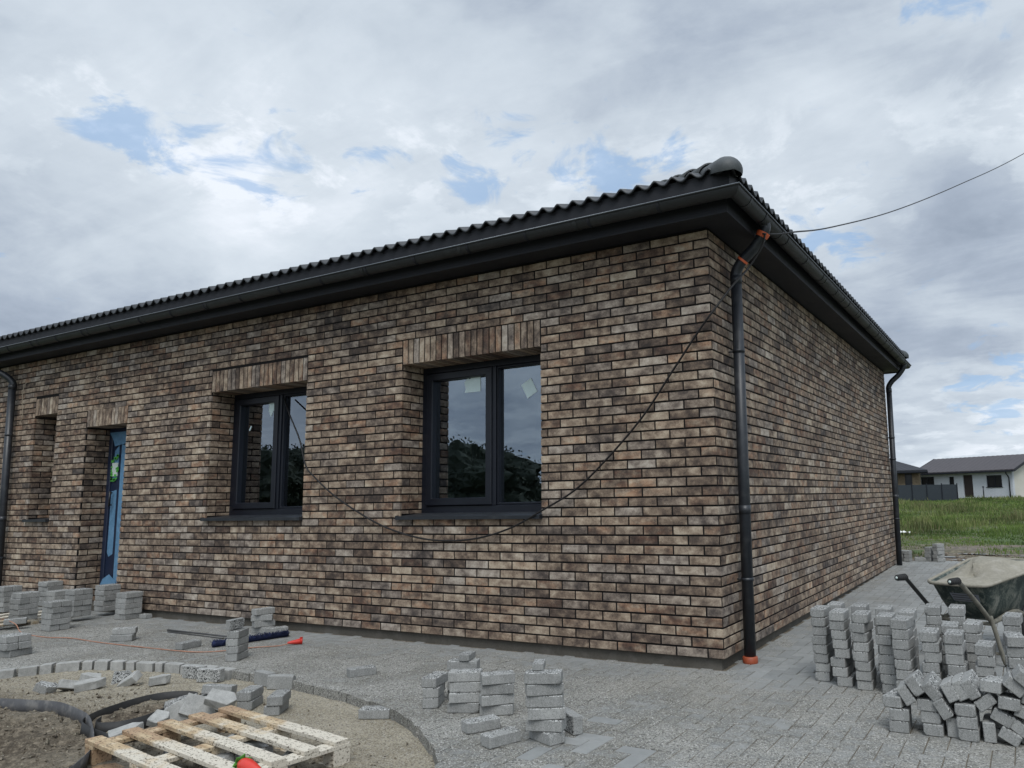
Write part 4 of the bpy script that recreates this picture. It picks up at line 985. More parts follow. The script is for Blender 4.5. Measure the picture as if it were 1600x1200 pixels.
shard((-4.22, -2.16, -.135), (.20, .10, .06), (8, -4, 60), 'largest flat-topped broken piece of the group on the sand', GS, 3)
shard((-4.38, -2.06, -.13), (.16, .10, .06), (0, 10, 20), 'broken piece at the back of the group on the sand', GS, 4)
shard((-4.26, -1.90, -.13), (.14, .12, .06), (70, 5, 50), 'upright dark broken piece in the group on the sand', GS, 5)
shard((-4.06, -1.94, -.125), (.16, .11, .055), (25, -30, 20), 'pale wedge at the right of the group on the sand', GS, 6)
shard((-3.86, -1.86, -.135), (.15, .09, .06), (0, 0, 75), 'single broken half lying apart on the sand towards the edging', GS, 7)
shard((-2.80, -2.36, -.10), (.25, .14, .055), (74, -28, 62), 'tall pointed shard standing up behind the pallet', GS2, 8)
shard((-2.72, -2.28, -.10), (.22, .13, .055), (62, 24, 48), 'shard leaning against the tall pointed one behind the pallet', GS2, 9)
shard((-2.92, -2.30, -.11), (.19, .13, .055), (50, 10, 70), 'speckled shard low at the left of the tall pointed one', GS2, 10)
shard((-2.58, -2.24, -.05), (.17, .13, .06), (28, 24, 40), 'broken block resting on the back corner of the pallet', GS2, 11)
shard((-2.74, -2.14, -.10), (.17, .13, .06), (15, 24, 70), 'broken block half under the chipped paver behind the pallet', GS2, 12)
shard((-2.62, -2.60, -.085), (.11, .09, .05), (30, 14, 20), 'small shard poking out between two pallet boards at the left side', GS2, 13)
shard((-2.55, -2.83, -.10), (.17, .11, .055), (5, -12, 60), 'rounded shard at the left side of the pallet near its front', GS2, 14)
for i, (x, y, s_) in enumerate([(-1.75, -2.62, .10), (-1.62, -2.70, .13), (-1.88, -2.70, .11), (-1.50, -2.80, .10), (-1.70, -2.86, .12), (-1.98, -2.58, .09), (-2.05, -2.86, .10), (-1.40, -2.68, .09)]):
    shard((x, y, -.135), (s_ * 1.3, s_, .05), (prand.uniform(-25, 25), prand.uniform(-25, 25), prand.uniform(0, 180)),
          '%s dark broken piece lying in the gaps beneath the pallet' % ['back left', 'large central', 'small central left', 'small front right', 'large front', 'far left', 'front left', 'far right'][i], 'dark broken pieces under the pallet', 20 + i)

# ================================================================== wooden pallets
def board(x0, x1, y0, y1, z0, z1, seed):
    rr = random.Random(seed); bm = bmesh.new(); bmesh.ops.create_cube(bm, size=1)
    for v in bm.verts: v.co = Vector(((v.co.x + .5) * (x1 - x0) + x0, (v.co.y + .5) * (y1 - y0) + y0, (v.co.z + .5) * (z1 - z0) + z0))
    bmesh.ops.bevel(bm, geom=list(bm.edges), offset=.002, segments=1, affect='EDGES')
    ln = max(x1 - x0, y1 - y0)
    long_e = [e for e in bm.edges if e.calc_length() > ln * .8]; bmesh.ops.subdivide_edges(bm, edges=long_e, cuts=9)
    for v in bm.verts: v.co += Vector((noise.noise(v.co * 3 + Vector((seed, 0, 0))) * .0015, noise.noise(v.co * 7 + Vector((0, seed, 0))) * .0025, noise.noise(v.co * 2 + Vector((0, 0, seed))) * .003))
    me = bpy.data.meshes.new('board'); bm.to_mesh(me); bm.free(); me.materials.append(WOOD); return me
def pallet(loc, yaw, label, L_=1.2, W_=.8, low=False, tilt=(0, 0)):
    root = empty('wooden_pallet', label, 'pallet', loc); root.rotation_euler = (R(tilt[0]), R(tilt[1]), R(yaw))
    def add(name, me):
        o = bpy.data.objects.new(name, me); C.objects.link(o); o.parent = root
    h = .060 if low else .144
    ys_ = [0, .178, .360, .533, .705]
    for i, y in enumerate(ys_): add('deck_board', board(prand.uniform(-.008, .004), L_ + prand.uniform(-.006, .006), y * W_ / .8, y * W_ / .8 + (.080 if not low else .095), h - .022, h, 10 + i))
    if low:
        for i, x in enumerate((0, L_ / 2 - .05, L_ - .1)): add('bottom_board', board(x, x + .1, 0, W_, 0, h - .0225, 40 + i))
        return root
    for i, x in enumerate((.0, L_ / 2 - .05, L_ - .1)): add('cross_board', board(x + .002, x + .098, .0, W_, h - .0445, h - .0225, 30 + i))
    for i, x in enumerate((.0, L_ / 2 - .05, L_ - .1)):
        for j, y in enumerate((.0, W_ / 2 - .05, W_ - .1)): add('block', board(x + .003, x + .097, y + .002, y + .098, .0223, h - .045, 50 + i * 3 + j))
    for j, y in enumerate((.0, W_ / 2 - .05, W_ - .1)): add('bottom_board', board(0, L_, y, y + .1, 0, .022, 60 + j))
    return root
pallet((-2.445, -3.115, -.163), -8.0, 'empty wooden pallet with dirt-spattered boards lying on the sand in the foreground', tilt=(0, 0))
pallet((-7.70, -1.50, -.088), 108, 'low yellowish pallet carrying the square paver stacks before the entrance', L_=1.4, W_=1.15, low=True)

# red strawberry-shaped thing on the pallet
t = empty('red_float', 'bright red tapered plastic piece with a green jagged crown lying on the pallet boards', 'toy', (-1.2, -3.0, -.02))
q0 = Vector((-1.235, -3.065, .010)); dd = Vector((.96, -.20, -.03)).normalized()
mb = MB(); prof = [(0, .010), (.008, .024), (.03, .032), (.06, .034), (.10, .031), (.14, .026), (.18, .019), (.205, .011), (.212, .003)]
mb.tube([q0 + dd * s for s, _ in prof], [r_ for _, r_ in prof], 20); part(mb, 'red_body', REDPL, t)
mb = MB(); sd_ = dd.cross(Vector((0, 0, 1))).normalized(); uu = sd_.cross(dd)
for k in range(7):
    a = 2 * math.pi * k / 7; rd_ = sd_ * math.cos(a) + uu * math.sin(a); tn = sd_ * -math.sin(a) + uu * math.cos(a)
    pts = [q0 + rd_ * .008, q0 + rd_ * .026 + tn * .013 + dd * .002, q0 + rd_ * .046 + dd * .018, q0 + rd_ * .026 - tn * .013 + dd * .002]
    mb.add([p - dd * .004 for p in pts] + [p - dd * .009 for p in pts], [(0, 1, 2, 3), (7, 6, 5, 4), (0, 4, 5, 1), (1, 5, 6, 2), (2, 6, 7, 3), (3, 7, 4, 0)])
mb.tube([q0 - dd * .02, q0], [.008, .013], 8)
part(mb, 'green_crown', LEAFPL, t)

# ================================================================== flexible edging strips
def strip(pts, z0, h, m, name, label, lean=.0, th=.004, zfun=None):
    P_ = smooth_path([(x, y, 0) for x, y in pts], 8); mb = MB(); n = len(P_); vs = []
    for i, p in enumerate(P_):
        t_ = (P_[min(i + 1, n - 1)] - P_[max(i - 1, 0)]).normalized(); nn = Vector((-t_.y, t_.x, 0)); wob = noise.noise(p * 4) * .006
        zz_ = z0 + (zfun(i / (n - 1)) if zfun else 0)
        a = p + Vector((0, 0, zz_)); b_ = p + nn * lean + Vector((0, 0, zz_ + h + wob))
        vs += [a - nn * th / 2, b_ - nn * th / 2, b_ + nn * th / 2 + Vector((0, 0, .0005)), a + nn * th / 2]
    fs = [(4 * i + k, 4 * i + (k + 1) % 4, 4 * i + 4 + (k + 1) % 4, 4 * i + 4 + k) for i in range(n - 1) for k in range(4)] + [(0, 3, 2, 1), tuple(4 * (n - 1) + k for k in range(4))]
    mb.add(vs, fs, True); o = mb.build(name, m); tag(o, label, 'edging'); return o
strip([(-5.3, -3.15), (-4.85, -2.95), (-4.45, -2.84), (-4.12, -2.79), (-3.86, -2.71), (-3.59, -2.68), (-3.30, -2.72), (-3.05, -2.79), (-2.72, -2.94), (-2.46, -3.08), (-2.30, -3.2), (-2.15, -3.38), (-2.1, -3.6)], -.165, .105, BAND, 'edging_strip',
      'grey flexible edging strip curving round the dark soil at the lower left', .012)
strip([(-2.50, -2.99), (-2.62, -2.90), (-2.85, -2.86), (-3.10, -2.80), (-3.25, -2.62), (-3.33, -2.40), (-3.34, -2.20), (-3.24, -2.07), (-3.10, -2.05), (-2.98, -2.15), (-2.92, -2.35), (-2.84, -2.55), (-2.86, -2.70), (-2.98, -2.78), (-3.08, -2.70)], -.185, .105, BANDK, 'edging_coil',
      'dark coiled edging strip sunk in the sand between the soil and the pallet', -.008)

# ================================================================== broom (head and stick) by the stack
t = empty('push_broom', 'navy-bristled broom with a long thin dark stick lying on the paving', 'broom', (-4.5, -.6, GZ))
A_, B_ = Vector((-4.60, -.93, GZ)), Vector((-4.42, -.26, GZ)); dv = (B_ - A_).normalized(); nv = Vector((-dv.y, dv.x, 0)); rr = random.Random(5)
mb = MB()
for i in range(1500):
    s = rr.uniform(0, (B_ - A_).length); a = rr.uniform(-1, 1); z = rr.uniform(.005, .055)
    p = A_ + dv * s + nv * (a * .028) + Vector((0, 0, z)); q = p + nv * rr.uniform(-.035, .035) + dv * rr.uniform(-.03, .03) + Vector((0, 0, rr.uniform(-.004, .022)))
    wv = dv * .003; mb.add([p - wv, p + wv, q + wv * .5, q - wv * .5], [(0, 1, 2, 3)])
mb.tube([A_ + Vector((0, 0, .028)), B_ + Vector((0, 0, .028))], .026, 10); part(mb, 'bristles', NAVY, t)
mb = MB(); mb.tube([A_ + dv * .3 + nv * .03 + Vector((0, 0, .035)), Vector((-5.95, -.52, GZ + .010))], .0085, 8); part(mb, 'stick', STEEL, t)
mb = MB(); mb.tube([(-4.92, -.60, GZ + .008), (-5.85, -.58, GZ + .007)], .006, 6); tag(mb.build('steel_rod', STEEL), 'thin steel rod lying beside the broom stick', 'rod')

# ================================================================== wheelbarrow
def barrow():
    base = Vector((1.515, .845, gz(1, .9))); ax = math.atan2(.915, .405)
    root = empty('wheelbarrow', 'mortar-crusted wheelbarrow with a dark tub full of sand behind the tall paver stacks', 'wheelbarrow', base); root.rotation_euler = (0, 0, ax)
    def P(mb, name, m, parent=None):
        o = mb.build(name, m); o.parent = parent or root; return o
    def rect(x0, x1, w0, w1, z0, z1, r_, n=6):
        """rounded outline from back (x0) to front (x1)"""
        cs = [(x1, w1, z1, 0), (x0, w0, z0, 1)]; out = []
        for sgx, sgy, x, w_, z, a0 in ((1, 1, x1, w1, z1, 0), (-1, 1, x0, w0, z0, 90), (-1, -1, x0, w0, z0, 180), (1, -1, x1, w1, z1, 270)):
            for k in range(n):
                a = R(a0 + 90 * k / (n - 1)); out.append(Vector((x - sgx * r_ + r_ * math.cos(a), sgy * (w_ - r_) + r_ * math.sin(a), z)))
        x_a, x_b = x0, x1
        for p in out: p.z = z0 + (z1 - z0) * (p.x - x_a) / (x_b - x_a)
        return out
    Z0, Z1 = .575, .70
    rings_out = [rect(.02, .98, .235, .315, Z0, Z1, .12), rect(.04, .95, .222, .298, Z0 - .03, Z1 - .03, .11), rect(.11, .84, .195, .24, Z0 - .14, Z1 - .18, .09), rect(.20, .70, .165, .185, Z0 - .25, Z1 - .36, .08), rect(.26, .62, .14, .14, Z0 - .275, Z1 - .395, .07)]
    mb = MB(); n = len(rings_out[0]); vs = [p for rg in rings_out for p in rg]
    fs = [(j * n + i, j * n + (i + 1) % n, (j + 1) * n + (i + 1) % n, (j + 1) * n + i) for j in range(len(rings_out) - 1) for i in range(n)] + [tuple(range((len(rings_out) - 1) * n, len(rings_out) * n))]
    mb.add(vs, fs, True)
    inn = [rect(.036, .962, .218, .298, Z0, Z1, .11), rect(.13, .82, .18, .22, Z0 - .14, Z1 - .18, .08)]
    vs = [p for rg in [rings_out[0]] + inn for p in rg]; mb.add(vs, [(j * n + (i + 1) % n, j * n + i, (j + 1) * n + i, (j + 1) * n + (i + 1) % n) for j in range(2) for i in range(n)], True)
    tub = P(mb, 'tub', TUB)
    mb = MB(); rim = rect(.012, .988, .243, .323, Z0 + .0, Z1 + .0, .115, 8); rim.append(rim[0]); 
    rim2 = [p + Vector((0, 0, noise.noise(p * 9) * .004)) for p in rim]; mb.tube(rim2, [.0125 + .003 * abs(noise.noise(p * 14)) for p in rim2], 8, False); P(mb, 'rim', CRUST, tub)
    # sand / mortar load
    mb = MB(); ring = rect(.032, .965, .222, .30, Z0 - .010, Z1 - .010, .11, 8); ctr = Vector((.42, .05, .68)); m_ = 9; vs = []
    for k in range(m_ + 1):
        f = k / m_
        for p in ring:
            q = p.lerp(ctr, f); h = .012 * f + .035 * math.sin(math.pi * min(1, f * 1.1)) * (.6 + .8 * noise.noise(Vector((q.x * 3, q.y * 3, 1)))); 
            h += .030 * math.exp(-((q.x - .70) / .2) ** 2 - ((q.y - .06) / .2) ** 2) * min(1, f * 2.2)
            q = Vector((q.x, q.y, p.z + (ctr.z - p.z) * f * .25 + h + noise.noise(q * 14) * .010 + noise.noise(q * 45) * .006 - .004)); vs.append(q)
    nr = len(ring); mb.add(vs, [(j * nr + i, j * nr + (i + 1) % nr, (j + 1) * nr + (i + 1) % nr, (j + 1) * nr + i) for j in range(m_) for i in range(nr)], True); P(mb, 'sand_load', CRUST)
    # label on the back of the tub
    def back(y, s): # point on the slanted rear face, s down
        x = .020 + s * .72; return Vector((x + .012, y, Z0 - .03 - s))
    mb = MB(); q = [back(.06, .035), back(-.16, .035), back(-.15, .095), back(.05, .095)]; mb.add(q + [p + Vector((-.0015, 0, 0)) for p in q], [(0, 1, 2, 3), (7, 6, 5, 4), (0, 4, 5, 1), (1, 5, 6, 2), (2, 6, 7, 3), (3, 7, 4, 0)]); P(mb, 'label', m_lab, tub)
    for k in range(3):
        a0, b0 = .045 + k * .018, .052 + k * .018; q = [back(.045, a0), back(-.14 + .02 * k, a0), back(-.14 + .02 * k, b0), back(.045, b0)]; q = [p + Vector((-.003, 0, 0)) for p in q]
        mb = MB(); mb.add(q + [p + Vector((-.0008, 0, 0)) for p in q], [(0, 1, 2, 3), (7, 6, 5, 4), (0, 4, 5, 1), (1, 5, 6, 2), (2, 6, 7, 3), (3, 7, 4, 0)]); P(mb, 'label_line', STEEL, tub)
    for sg in (1, -1):
        hx = smooth_path([(-.40, sg * .205, .645), (-.30, sg * .205, .638), (-.16, sg * .21, .54), (.02, sg * .21, .40), (.14, sg * .20, .315), (.24, sg * .19, .31), (.42, sg * .195, .345), (.62, sg * .18, .335), (1.02, sg * .09, .21), (1.14, sg * .07, .20)], 6)
        if sg > 0: mb = MB(); mb.tube(hx[:18], .0155, 10); fr = P(mb, 'handle_bar', BLACKP); mb = MB(); mb.tube(hx[17:], .0165, 10); P(mb, 'frame_tube', TUBE)
        else: mb = MB(); mb.tube(hx, [.0165 + .002 * abs(noise.noise(Vector(p) * 20)) for p in hx], 10); fr = P(mb, 'handle_bar', TUBE)
        mb = MB(); mb.tube([(-.405, sg * .205, .645), (-.40, sg * .205, .645), (-.285, sg * .205, .638), (-.28, sg * .205, .637)], [.014, .022, .022, .018], 12)
        for k in range(5): mb.tube([(-.39 + k * .022, sg * .205, .6445), (-.383 + k * .022, sg * .205, .644)], .0235, 12)
        P(mb, 'grip', RUBBER, fr)
        mb = MB(); mb.tube([(-.405 - .001, sg * .205, .645), (-.409, sg * .205, .6455)], .010, 10); P(mb, 'grip_end', WHITE, fr)
        lg = smooth_path([(.10, sg * .215, .36), (.13, sg * .24, .20), (.16, sg * .265, .03), (.22, sg * .27, .014), (.36, sg * .265, .02), (.48, sg * .23, .18), (.56, sg * .195, .31)], 6)
        mb = MB(); mb.tube(lg, [.015 + .0025 * abs(noise.noise(Vector(p) * 25)) for p in lg], 9); P(mb, 'leg', TUBE)
    mb = MB(); mb.tube([(.12, -.22, .30), (.12, .22, .30)], .013, 8); mb.tube([(.40, -.19, .295), (.40, .19, .295)], .012, 8); mb.tube([(.15, -.262, .09), (.15, .262, .09)], .010, 8); P(mb, 'cross_brace', TUBE)
    for sg in (1, -1):
        mb = MB(); mb.tube(smooth_path([(1.14, sg * .08, .20), (1.08, sg * .12, .36), (.97, sg * .20, .60), (.93, sg * .22, .655)], 5), .011, 8); P(mb, 'front_stay', BLACKP)
    mb = MB(); ringp = [(1.14 + .165 * math.cos(2 * math.pi * k / 28), 0, .20 + .165 * math.sin(2 * math.pi * k / 28)) for k in range(29)]; mb.tube(ringp, .035, 10, False); wh = P(mb, 'tyre', RUBBER)
    mb = MB(); mb.tube([(1.14, -.022, .20), (1.14, .022, .20)], .135, 24); mb.tube([(1.14, -.085, .20), (1.14, .085, .20)], .012, 8); P(mb, 'wheel_rim', STEEL, wh)
m_lab = m_flat('grey_label', (.20, .21, .24), .6, 25, .15, .3)
barrow()

# ================================================================== houses and fence across the field
def far_house(name, label, pR, pL, hw, depth, wallm, wallside, roofm, openings, ov=.45, rise=1.9, hip=False, wall_rgt=True, pipe=None):
    """pR, pL: right and left base corners of the front; openings (u from right 0..1, width u, z0, z1, kind)"""
    pR, pL = Vector(pR), Vector(pL); root = empty(name, label, 'house', pR)
    u = (pL - pR); u.z = 0; ln = u.length; u.normalize(); n = Vector((u.y, -u.x, 0))
    if n.y > 0: n = -n
    bk = -n; Z = Vector((0, 0, 1)); z0 = min(pR.z, pL.z) - .4
    def Q(s, d, z): return Vector((pR.x, pR.y, z0)) + u * s + bk * d + Z * z
    H = hw + .4
    def boxq(mb, s0, s1, d0, d1, a, b_):
        vs = [Q(s, d, z) for z in (a, b_) for d in (d0, d1) for s in (s0, s1)]; mb.add(vs, [(0, 2, 3, 1), (4, 5, 7, 6), (0, 1, 5, 4), (2, 6, 7, 3), (0, 4, 6, 2), (1, 3, 7, 5)])
    hs = [(a * ln, (a + w_) * ln, c_ + .4, d_ + .4, k) for a, w_, c_, d_, k in openings]
    mb = MB(); ss = sorted({0, ln} | {h[i] for h in hs for i in (0, 1)}); zs_ = sorted({0, H} | {h[i] for h in hs for i in (2, 3)})
    for s0, s1 in zip(ss, ss[1:]):
        for a, b_ in zip(zs_, zs_[1:]):
            if any(h[0] < (s0 + s1) / 2 < h[1] and h[2] < (a + b_) / 2 < h[3] for h in hs): continue
            boxq(mb, s0, s1, 0, .3, a, b_)
    boxq(mb, ln - .3, ln, .301, depth, 0, H); boxq(mb, .301, ln - .301, depth - .3, depth, 0, H); part(mb, 'wall', wallm, root)
    mb = MB(); boxq(mb, 0, .3, .301, depth, 0, H)
    if not hip:
        vs = [Q(0, 0, H), Q(0, depth, H), Q(0, depth / 2, H + rise * .93), Q(.3, 0, H), Q(.3, depth, H), Q(.3, depth / 2, H + rise * .93)]; mb.add(vs, [(0, 1, 2), (5, 4, 3), (0, 2, 5, 3), (1, 4, 5, 2)])
        part(mb, 'side_wall', wallside, root); mb = MB()
        vs = [Q(ln, 0, H), Q(ln, depth, H), Q(ln, depth / 2, H + rise * .93), Q(ln - .3, 0, H), Q(ln - .3, depth, H), Q(ln - .3, depth / 2, H + rise * .93)]; mb.add(vs, [(2, 1, 0), (3, 4, 5), (0, 3, 5, 2), (1, 2, 5, 4)])
    part(mb, 'side_wall' if not hip else 'side_wall', wallside, root)
    for s0, s1, a, b_, k in hs:
        mb = MB(); e = .08
        for q in ((s0, s1, a, a + e), (s0, s1, b_ - e, b_), (s0, s0 + e, a + e, b_ - e), (s1 - e, s1, a + e, b_ - e)): boxq(mb, q[0], q[1], .10, .16, q[2], q[3])
        if k == 'w2': boxq(mb, (s0 + s1) / 2 - .05, (s0 + s1) / 2 + .05, .10, .16, a + e, b_ - e)
        fr = part(mb, 'door' if k == 'd' else 'window', FRAME if k != 'd' else FARD, root)
        mb = MB(); boxq(mb, s0 + e, s1 - e, .13, .14, a + e, b_ - e); part(mb, 'pane' if k != 'd' else 'door_leaf', FARGL if k != 'd' else FARD, root, parent=fr)
        if k != 'd': mb = MB(); boxq(mb, s0 - .05, s1 + .05, -.06, .10, a - .05, a); part(mb, 'sill', FRAME, root, parent=fr)
    # roof with standing waves
    mb = MB(); run = depth / 2 + ov; th = .10; sl = rise / (depth / 2)
    def sheet(sideA):
        n_ = int((ln + 2 * ov) / .22); vs = []
        for i in range(n_ + 1):
            s = -ov + (ln + 2 * ov) * i / n_; wv = .02 * (i % 2)
            for t_ in (0, 1):
                if hip:
                    inset = run * t_; s_ = min(max(s, -ov + inset), ln + ov - inset) if t_ else s
                else: s_ = s
                d = (-ov + run * t_) if sideA else (depth + ov - run * t_); z = H - sl * ov + sl * run * t_ + wv
                vs += [Q(s_, d, z), Q(s_, d, z + th)]
        fs = []
        for i in range(n_):
            o = i * 4; fs += [(o + 1, o + 5, o + 7, o + 3), (o, o + 2, o + 6, o + 4), (o, o + 4, o + 5, o + 1)]
        fs += [(0, 1, 3, 2), (4 * n_, 4 * n_ + 2, 4 * n_ + 3, 4 * n_ + 1)]
        mb.add(vs, fs)
    sheet(True); sheet(False)
    if hip:
        for e_ in (-ov, ln + ov):
            ins = run if e_ < 0 else -run
            a = Q(e_, -ov, H - sl * ov + th); b_ = Q(e_, depth + ov, H - sl * ov + th); c_ = Q(e_ + ins, depth / 2, H + rise + th); mb.add([a, b_, c_], [(0, 1, 2)])
    part(mb, 'roof', roofm, root)
    mb = MB()
    if not hip:
        vs = []
        for e_ in (-ov - .03, ln + ov + .03):
            for sd2 in (0, 1):
                d0 = -ov if sd2 == 0 else depth + ov
                p = [Q(e_, d0, H - sl * ov - .10), Q(e_, d0, H - sl * ov + .14), Q(e_, depth / 2, H + rise + .14), Q(e_, depth / 2, H + rise - .10)]; p2 = [q + u * .035 for q in p]
                mb.add(p + p2, [(0, 1, 2, 3), (7, 6, 5, 4), (0, 4, 5, 1), (1, 5, 6, 2), (2, 6, 7, 3), (3, 7, 4, 0)])
    else: boxq(mb, -ov, ln + ov, -ov - .02, -ov, H - sl * ov - .16, H - sl * ov + .08)
    part(mb, 'barge_board', DARKR, root)
    mb = MB(); boxq(mb, -ov, ln + ov, -ov - .14, -ov - .021, H - sl * ov - .10, H - sl * ov + .02); part(mb, 'gutter', FRAME, root)
    if pipe is not None:
        mb = MB(); s = pipe * ln; mb.tube([Q(s, -ov - .08, H - sl * ov - .08), Q(s, -ov - .08, H - sl * ov - .2), Q(s, -.07, H - .75), Q(s, -.07, .4)], .05, 8); part(mb, 'downpipe', FRAME, root)
    return root
# grey-white house: right end nearer. openings measured from the right corner
far_house('rendered_house', 'pale grey house with a brown ribbed roof beyond the green field', (.96, 67.5, .60), (-6.80, 71.2, .62), 2.42, 7.0, RENDERW, RENDERS, BROWNR,
          [(.105, .155, .92, 1.92, 'w2'), (.405, .10, .08, 2.02, 'd'), (.605, .055, .88, 1.92, 'w'), (.83, .155, 1.1, 1.98, 'w2')], ov=.45, rise=1.22, pipe=.03)
far_house('brick_bungalow', 'low tan brick house with a dark hipped roof behind the grey fence', (-5.62, 61.0, .66), (-15.5, 60.0, .66), 2.45, 8, TANB, TANB, DARKR,
          [(.055, .055, 1.1, 2.05, 'w'), (.165, .05, 1.1, 2.05, 'w'), (.3, .1, 1.1, 2.05, 'w2')], ov=.65, rise=1.45, hip=True)
fr_ = empty('panel_fence', 'dark grey solid panel fence standing in front of the distant houses', 'fence', (-2.6, 57, .6))
PF0, PF1 = Vector((-2.58, 57, .52)), Vector((-14.5, 59.7, .62)); npan = 11
for i in range(npan):
    a, b_ = PF0.lerp(PF1, i / npan), PF0.lerp(PF1, (i + 1) / npan); dv = (b_ - a).normalized(); nn = Vector((-dv.y, dv.x, 0)).normalized() * .02
    if i in (0, 1): a = a + Vector((0, 0, -.02)); 
    mb = MB(); q = [a + dv * .04, b_ - dv * .04]; h0, h1 = .03, 1.22
    for k in range(4):
        za, zb2 = h0 + (h1 - h0) * k / 4, h0 + (h1 - h0) * (k + 1) / 4 - .0005
        vs = [p + nn * s_ + Vector((0, 0, z)) for z in (za, zb2) for s_ in (1, -1) for p in q]; mb.add(vs, [(0, 2, 3, 1), (4, 5, 7, 6), (0, 1, 5, 4), (2, 6, 7, 3), (0, 4, 6, 2), (1, 3, 7, 5)])
    part(mb, 'fence_panel', FENCEM, fr_)
for i in range(npan + 1):
    p = PF0.lerp(PF1, i / npan); mb = MB(); mb.box(p.x - .035, p.x + .035, p.y - .05, p.y + .05, p.z - .3, p.z + 1.30); part(mb, 'fence_post', FRAME, fr_)
# small post in the field and a marker stake
mb = MB(); mb.tube([(-1.25, 66.0, .5), (-1.25, 66.0, 1.55)], .05, 8); mb.box(-1.33, -1.17, 65.94, 66.06, 1.5, 1.58); tag(mb.build('short_post', FRAME), 'short dark post standing before the pale house under its right window', 'post')

# ================================================================== field grass
mb = MB(); rr = random.Random(21)
def blades(cx, cy, n, h, spread, wd, dry, br=.5):
    for _ in range(n):
        x, y = cx + rr.gauss(0, spread), cy + rr.gauss(0, spread); z = terrain(x, y) - .01; hh = h * rr.uniform(.5, 1.15); a = rr.uniform(0, math.pi); ln_ = hh * rr.uniform(.05, .45); b_ = rr.uniform(0, 6.28)
        w_ = wd * rr.uniform(.6, 1.3); dx, dy = math.cos(a) * w_, math.sin(a) * w_; ex, ey = math.cos(b_) * ln_, math.sin(b_) * ln_
        cval = (min(1, max(0, rr.gauss(br, .22))), min(1, max(0, dry + rr.gauss(0, .25))), 0)
        mb.add([(x - dx, y - dy, z), (x + dx, y + dy, z), (x + dx * .6 + ex * .45, y + dy * .6 + ey * .45, z + hh * .6), (x - dx * .6 + ex * .45, y - dy * .6 + ey * .45, z + hh * .6), (x + ex, y + ey, z + hh)], [(0, 1, 2, 3), (3, 2, 4)], False, cval)
for _ in range(15500):
    y = 10.3 + 52 * rr.random() ** 1.3; wdt = 4.5 + y * .12; xc = 1.0 - (y - 10) * .075; x = xc + rr.uniform(-1, 1) * wdt
    nz = noise.noise(Vector((x * .35, y * .25, 2))); n2 = noise.noise(Vector((x * 1.1, y * .6, 6)))
    near = y < 15.5
    if near and nz + .9 * n2 < .24 - (y - 10.3) * .09: continue
    if noise.noise(Vector((x * .6, y * .35, 40))) > .30 and rr.random() < .75: continue
    tall = .06 + .06 * n2 if y < 17 else (.08 + .13 * max(0, nz + .15) + .18 * max(0, n2))
    pat = noise.noise(Vector((x * .22, y * .16, 14))) + .6 * noise.noise(Vector((x * .9, y * .5, 3)))
    if pat > .34 and y > 17: tall += .20
    blades(x, y, 9 if y < 30 else 7, max(.05, tall), .10 + y * .004, .004 + y * .00042, .08 + .75 * pat + .3 * n2, .5 + .9 * noise.noise(Vector((x * .5, y * .3, 22))))
# weeds coming up at the edge of the side path and behind the paving
tag(mb.build('meadow_grass', GRASS, attr=True), 'rough green and straw-coloured meadow grass over the field', 'grass', kind='stuff')
# earth lumps and puddle at the end of the path
mb = MB(); rr = random.Random(9)
for _ in range(900):
    x, y = rr.uniform(-2.5, 6), rr.uniform(9.25, 11.8); r = rr.uniform(.01, .045); p = Vector((x, y, terrain(x, y) + r * .2))
    vv = [p + d * r * rr.uniform(.6, 1.3) for d in (Vector((1, 0, 0)), Vector((-1, .2, 0)), Vector((0, 1, .1)), Vector((0, -1, 0)), Vector((.1, 0, .7)), Vector((0, 0, -.5)))]
    mb.add(vv, [(0, 2, 4), (2, 1, 4), (1, 3, 4), (3, 0, 4)], False, (1, 0, 0))
tag(mb.build('mud_lumps', FIELD, attr=True), 'lumps of bare brown earth scattered between paving and field', 'soil', kind='stuff')
mpud, nt = new_mat('puddle_water'); finish(nt, (.05, .045, .035), .06, spec=.6)
for i, (x, y, a, b_) in enumerate([(1.55, 10.3, .85, .16), (.35, 10.75, .5, .10), (2.6, 11.3, .8, .12), (1.2, 11.6, .5, .1)]):
    mb = MB(); n = 30; ps = [Vector((x + a * math.cos(2 * math.pi * k / n) * (1 + .25 * noise.noise(Vector((k * .5, i, 0)))), y + b_ * math.sin(2 * math.pi * k / n) * (1 + .4 * noise.noise(Vector((k * .4, i, 5)))), 0)) for k in range(n)]
    zt = max(terrain(p.x, p.y) for p in ps) + .004; mb.add([(p.x, p.y, zt) for p in ps], [tuple(range(n))]); tag(mb.build('puddle', mpud), kind='structure')
sc_ = empty('plastic_scrap', 'small crumpled white plastic scrap lying in the grass beyond the far pavers', 'scrap', (-1.2, 17.0, terrain(-1.2, 17.0)))
mb = MB(); mb.grid(lambda u, v: (-1.2 + u, 17 + v, terrain(-1.2, 17) + .09 + .07 * noise.noise(Vector((u * 9, v * 9, 4)))), [-.32 + .05 * i for i in range(14)], [-.12 + .04 * i for i in range(7)], False); part(mb, 'sheet', m_flat('scrap_white', (.7, .7, .66), .6), sc_)
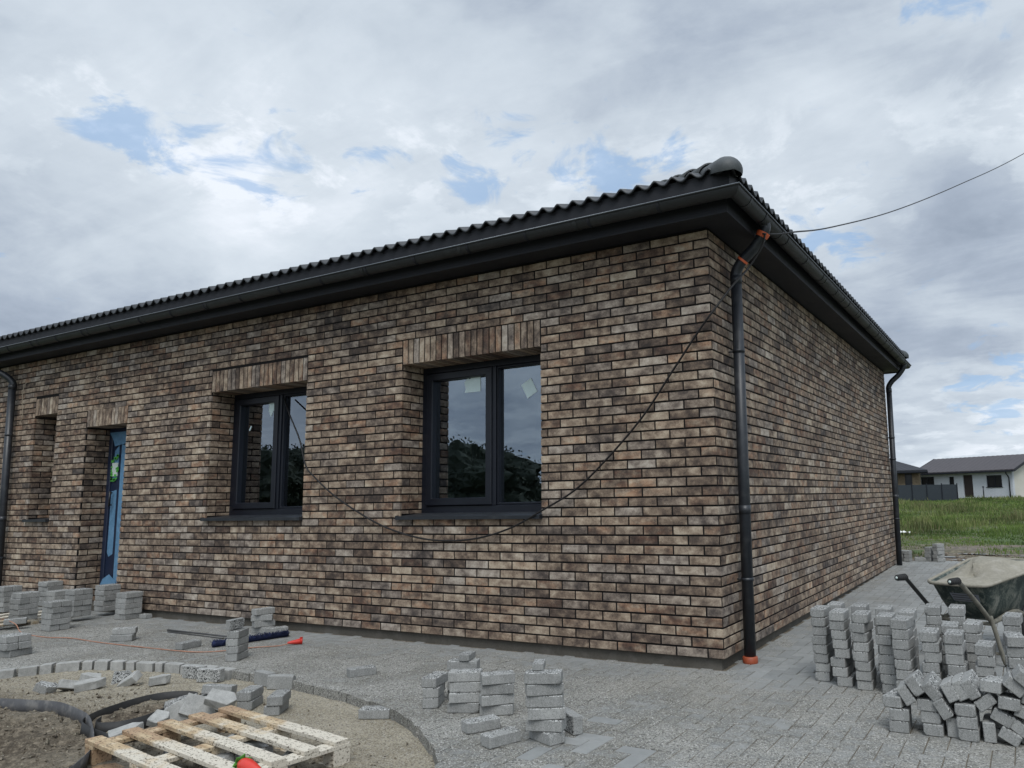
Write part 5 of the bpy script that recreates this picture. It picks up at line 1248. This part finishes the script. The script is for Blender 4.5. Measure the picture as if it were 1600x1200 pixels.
# dark trees far behind the photographer, mirrored in the window panes
mb = MB(); rr = random.Random(31)
for (cx, cy, rx, ry, rz, n) in [(-25, -26, 5.5, 3, 2.9, 4200), (-33, -20, 5, 4, 3.3, 3600), (-17, -31, 5, 3, 2.3, 2600), (-42, -15, 6, 5, 4.0, 3000), (-38, -34, 9, 5, 4.2, 3000), (-8, -40, 7, 4, 3.6, 1800), (-55, -28, 9, 6, 5, 2200), (8, -44, 8, 4, 3.5, 1400)]:
    def core_(u, v):
        d = Vector((math.cos(u) * math.cos(v), math.sin(u) * math.cos(v), math.sin(v))); k = (1 + .35 * noise.noise(d * 2.5 + Vector((cx, 0, 0))) + .2 * noise.noise(d * 6 + Vector((cx, 3, 0)))) * .93 + .10 * noise.noise(d * 14)
        return (cx + d.x * rx * k, cy + d.y * ry * k, .1 + rz * .45 + d.z * rz * k * .9)
    mb.grid(core_, [2 * math.pi * i / 60 for i in range(61)], [-math.pi / 2 + math.pi * i / 30 for i in range(31)], False, (.3, 0, 0))
    for _ in range(int(n * 4)):
        v = Vector((rr.gauss(0, 1), rr.gauss(0, 1), rr.gauss(0, 1))).normalized() * rr.uniform(.8, 1.04)
        k = 1 + .35 * noise.noise(v * 2.5 + Vector((cx, 0, 0))) + .2 * noise.noise(v * 6 + Vector((cx, 3, 0)))
        p = Vector((cx + v.x * rx * k, cy + v.y * ry * k, .1 + rz * .45 + v.z * rz * k * .9))
        if p.z < -.1: continue
        s_ = rr.uniform(.04, .11); a = Vector((rr.gauss(0, 1), rr.gauss(0, 1), rr.gauss(0, 1))).normalized() * s_; b_ = Vector((rr.gauss(0, 1), rr.gauss(0, 1), rr.gauss(0, 1))).normalized() * s_
        mb.add([p + a, p + b_, p - a * .8, p - b_ * .9], [(0, 1, 2, 3)], False, (rr.random(), 0, 0))
    mb.tube([(cx, cy, -.5), (cx + .2, cy, rz * .9)], [.25, .12], 8)
tag(mb.build('far_trees', LEAF, attr=True), 'mass of dark trees mirrored in the window panes', 'trees', kind='stuff')
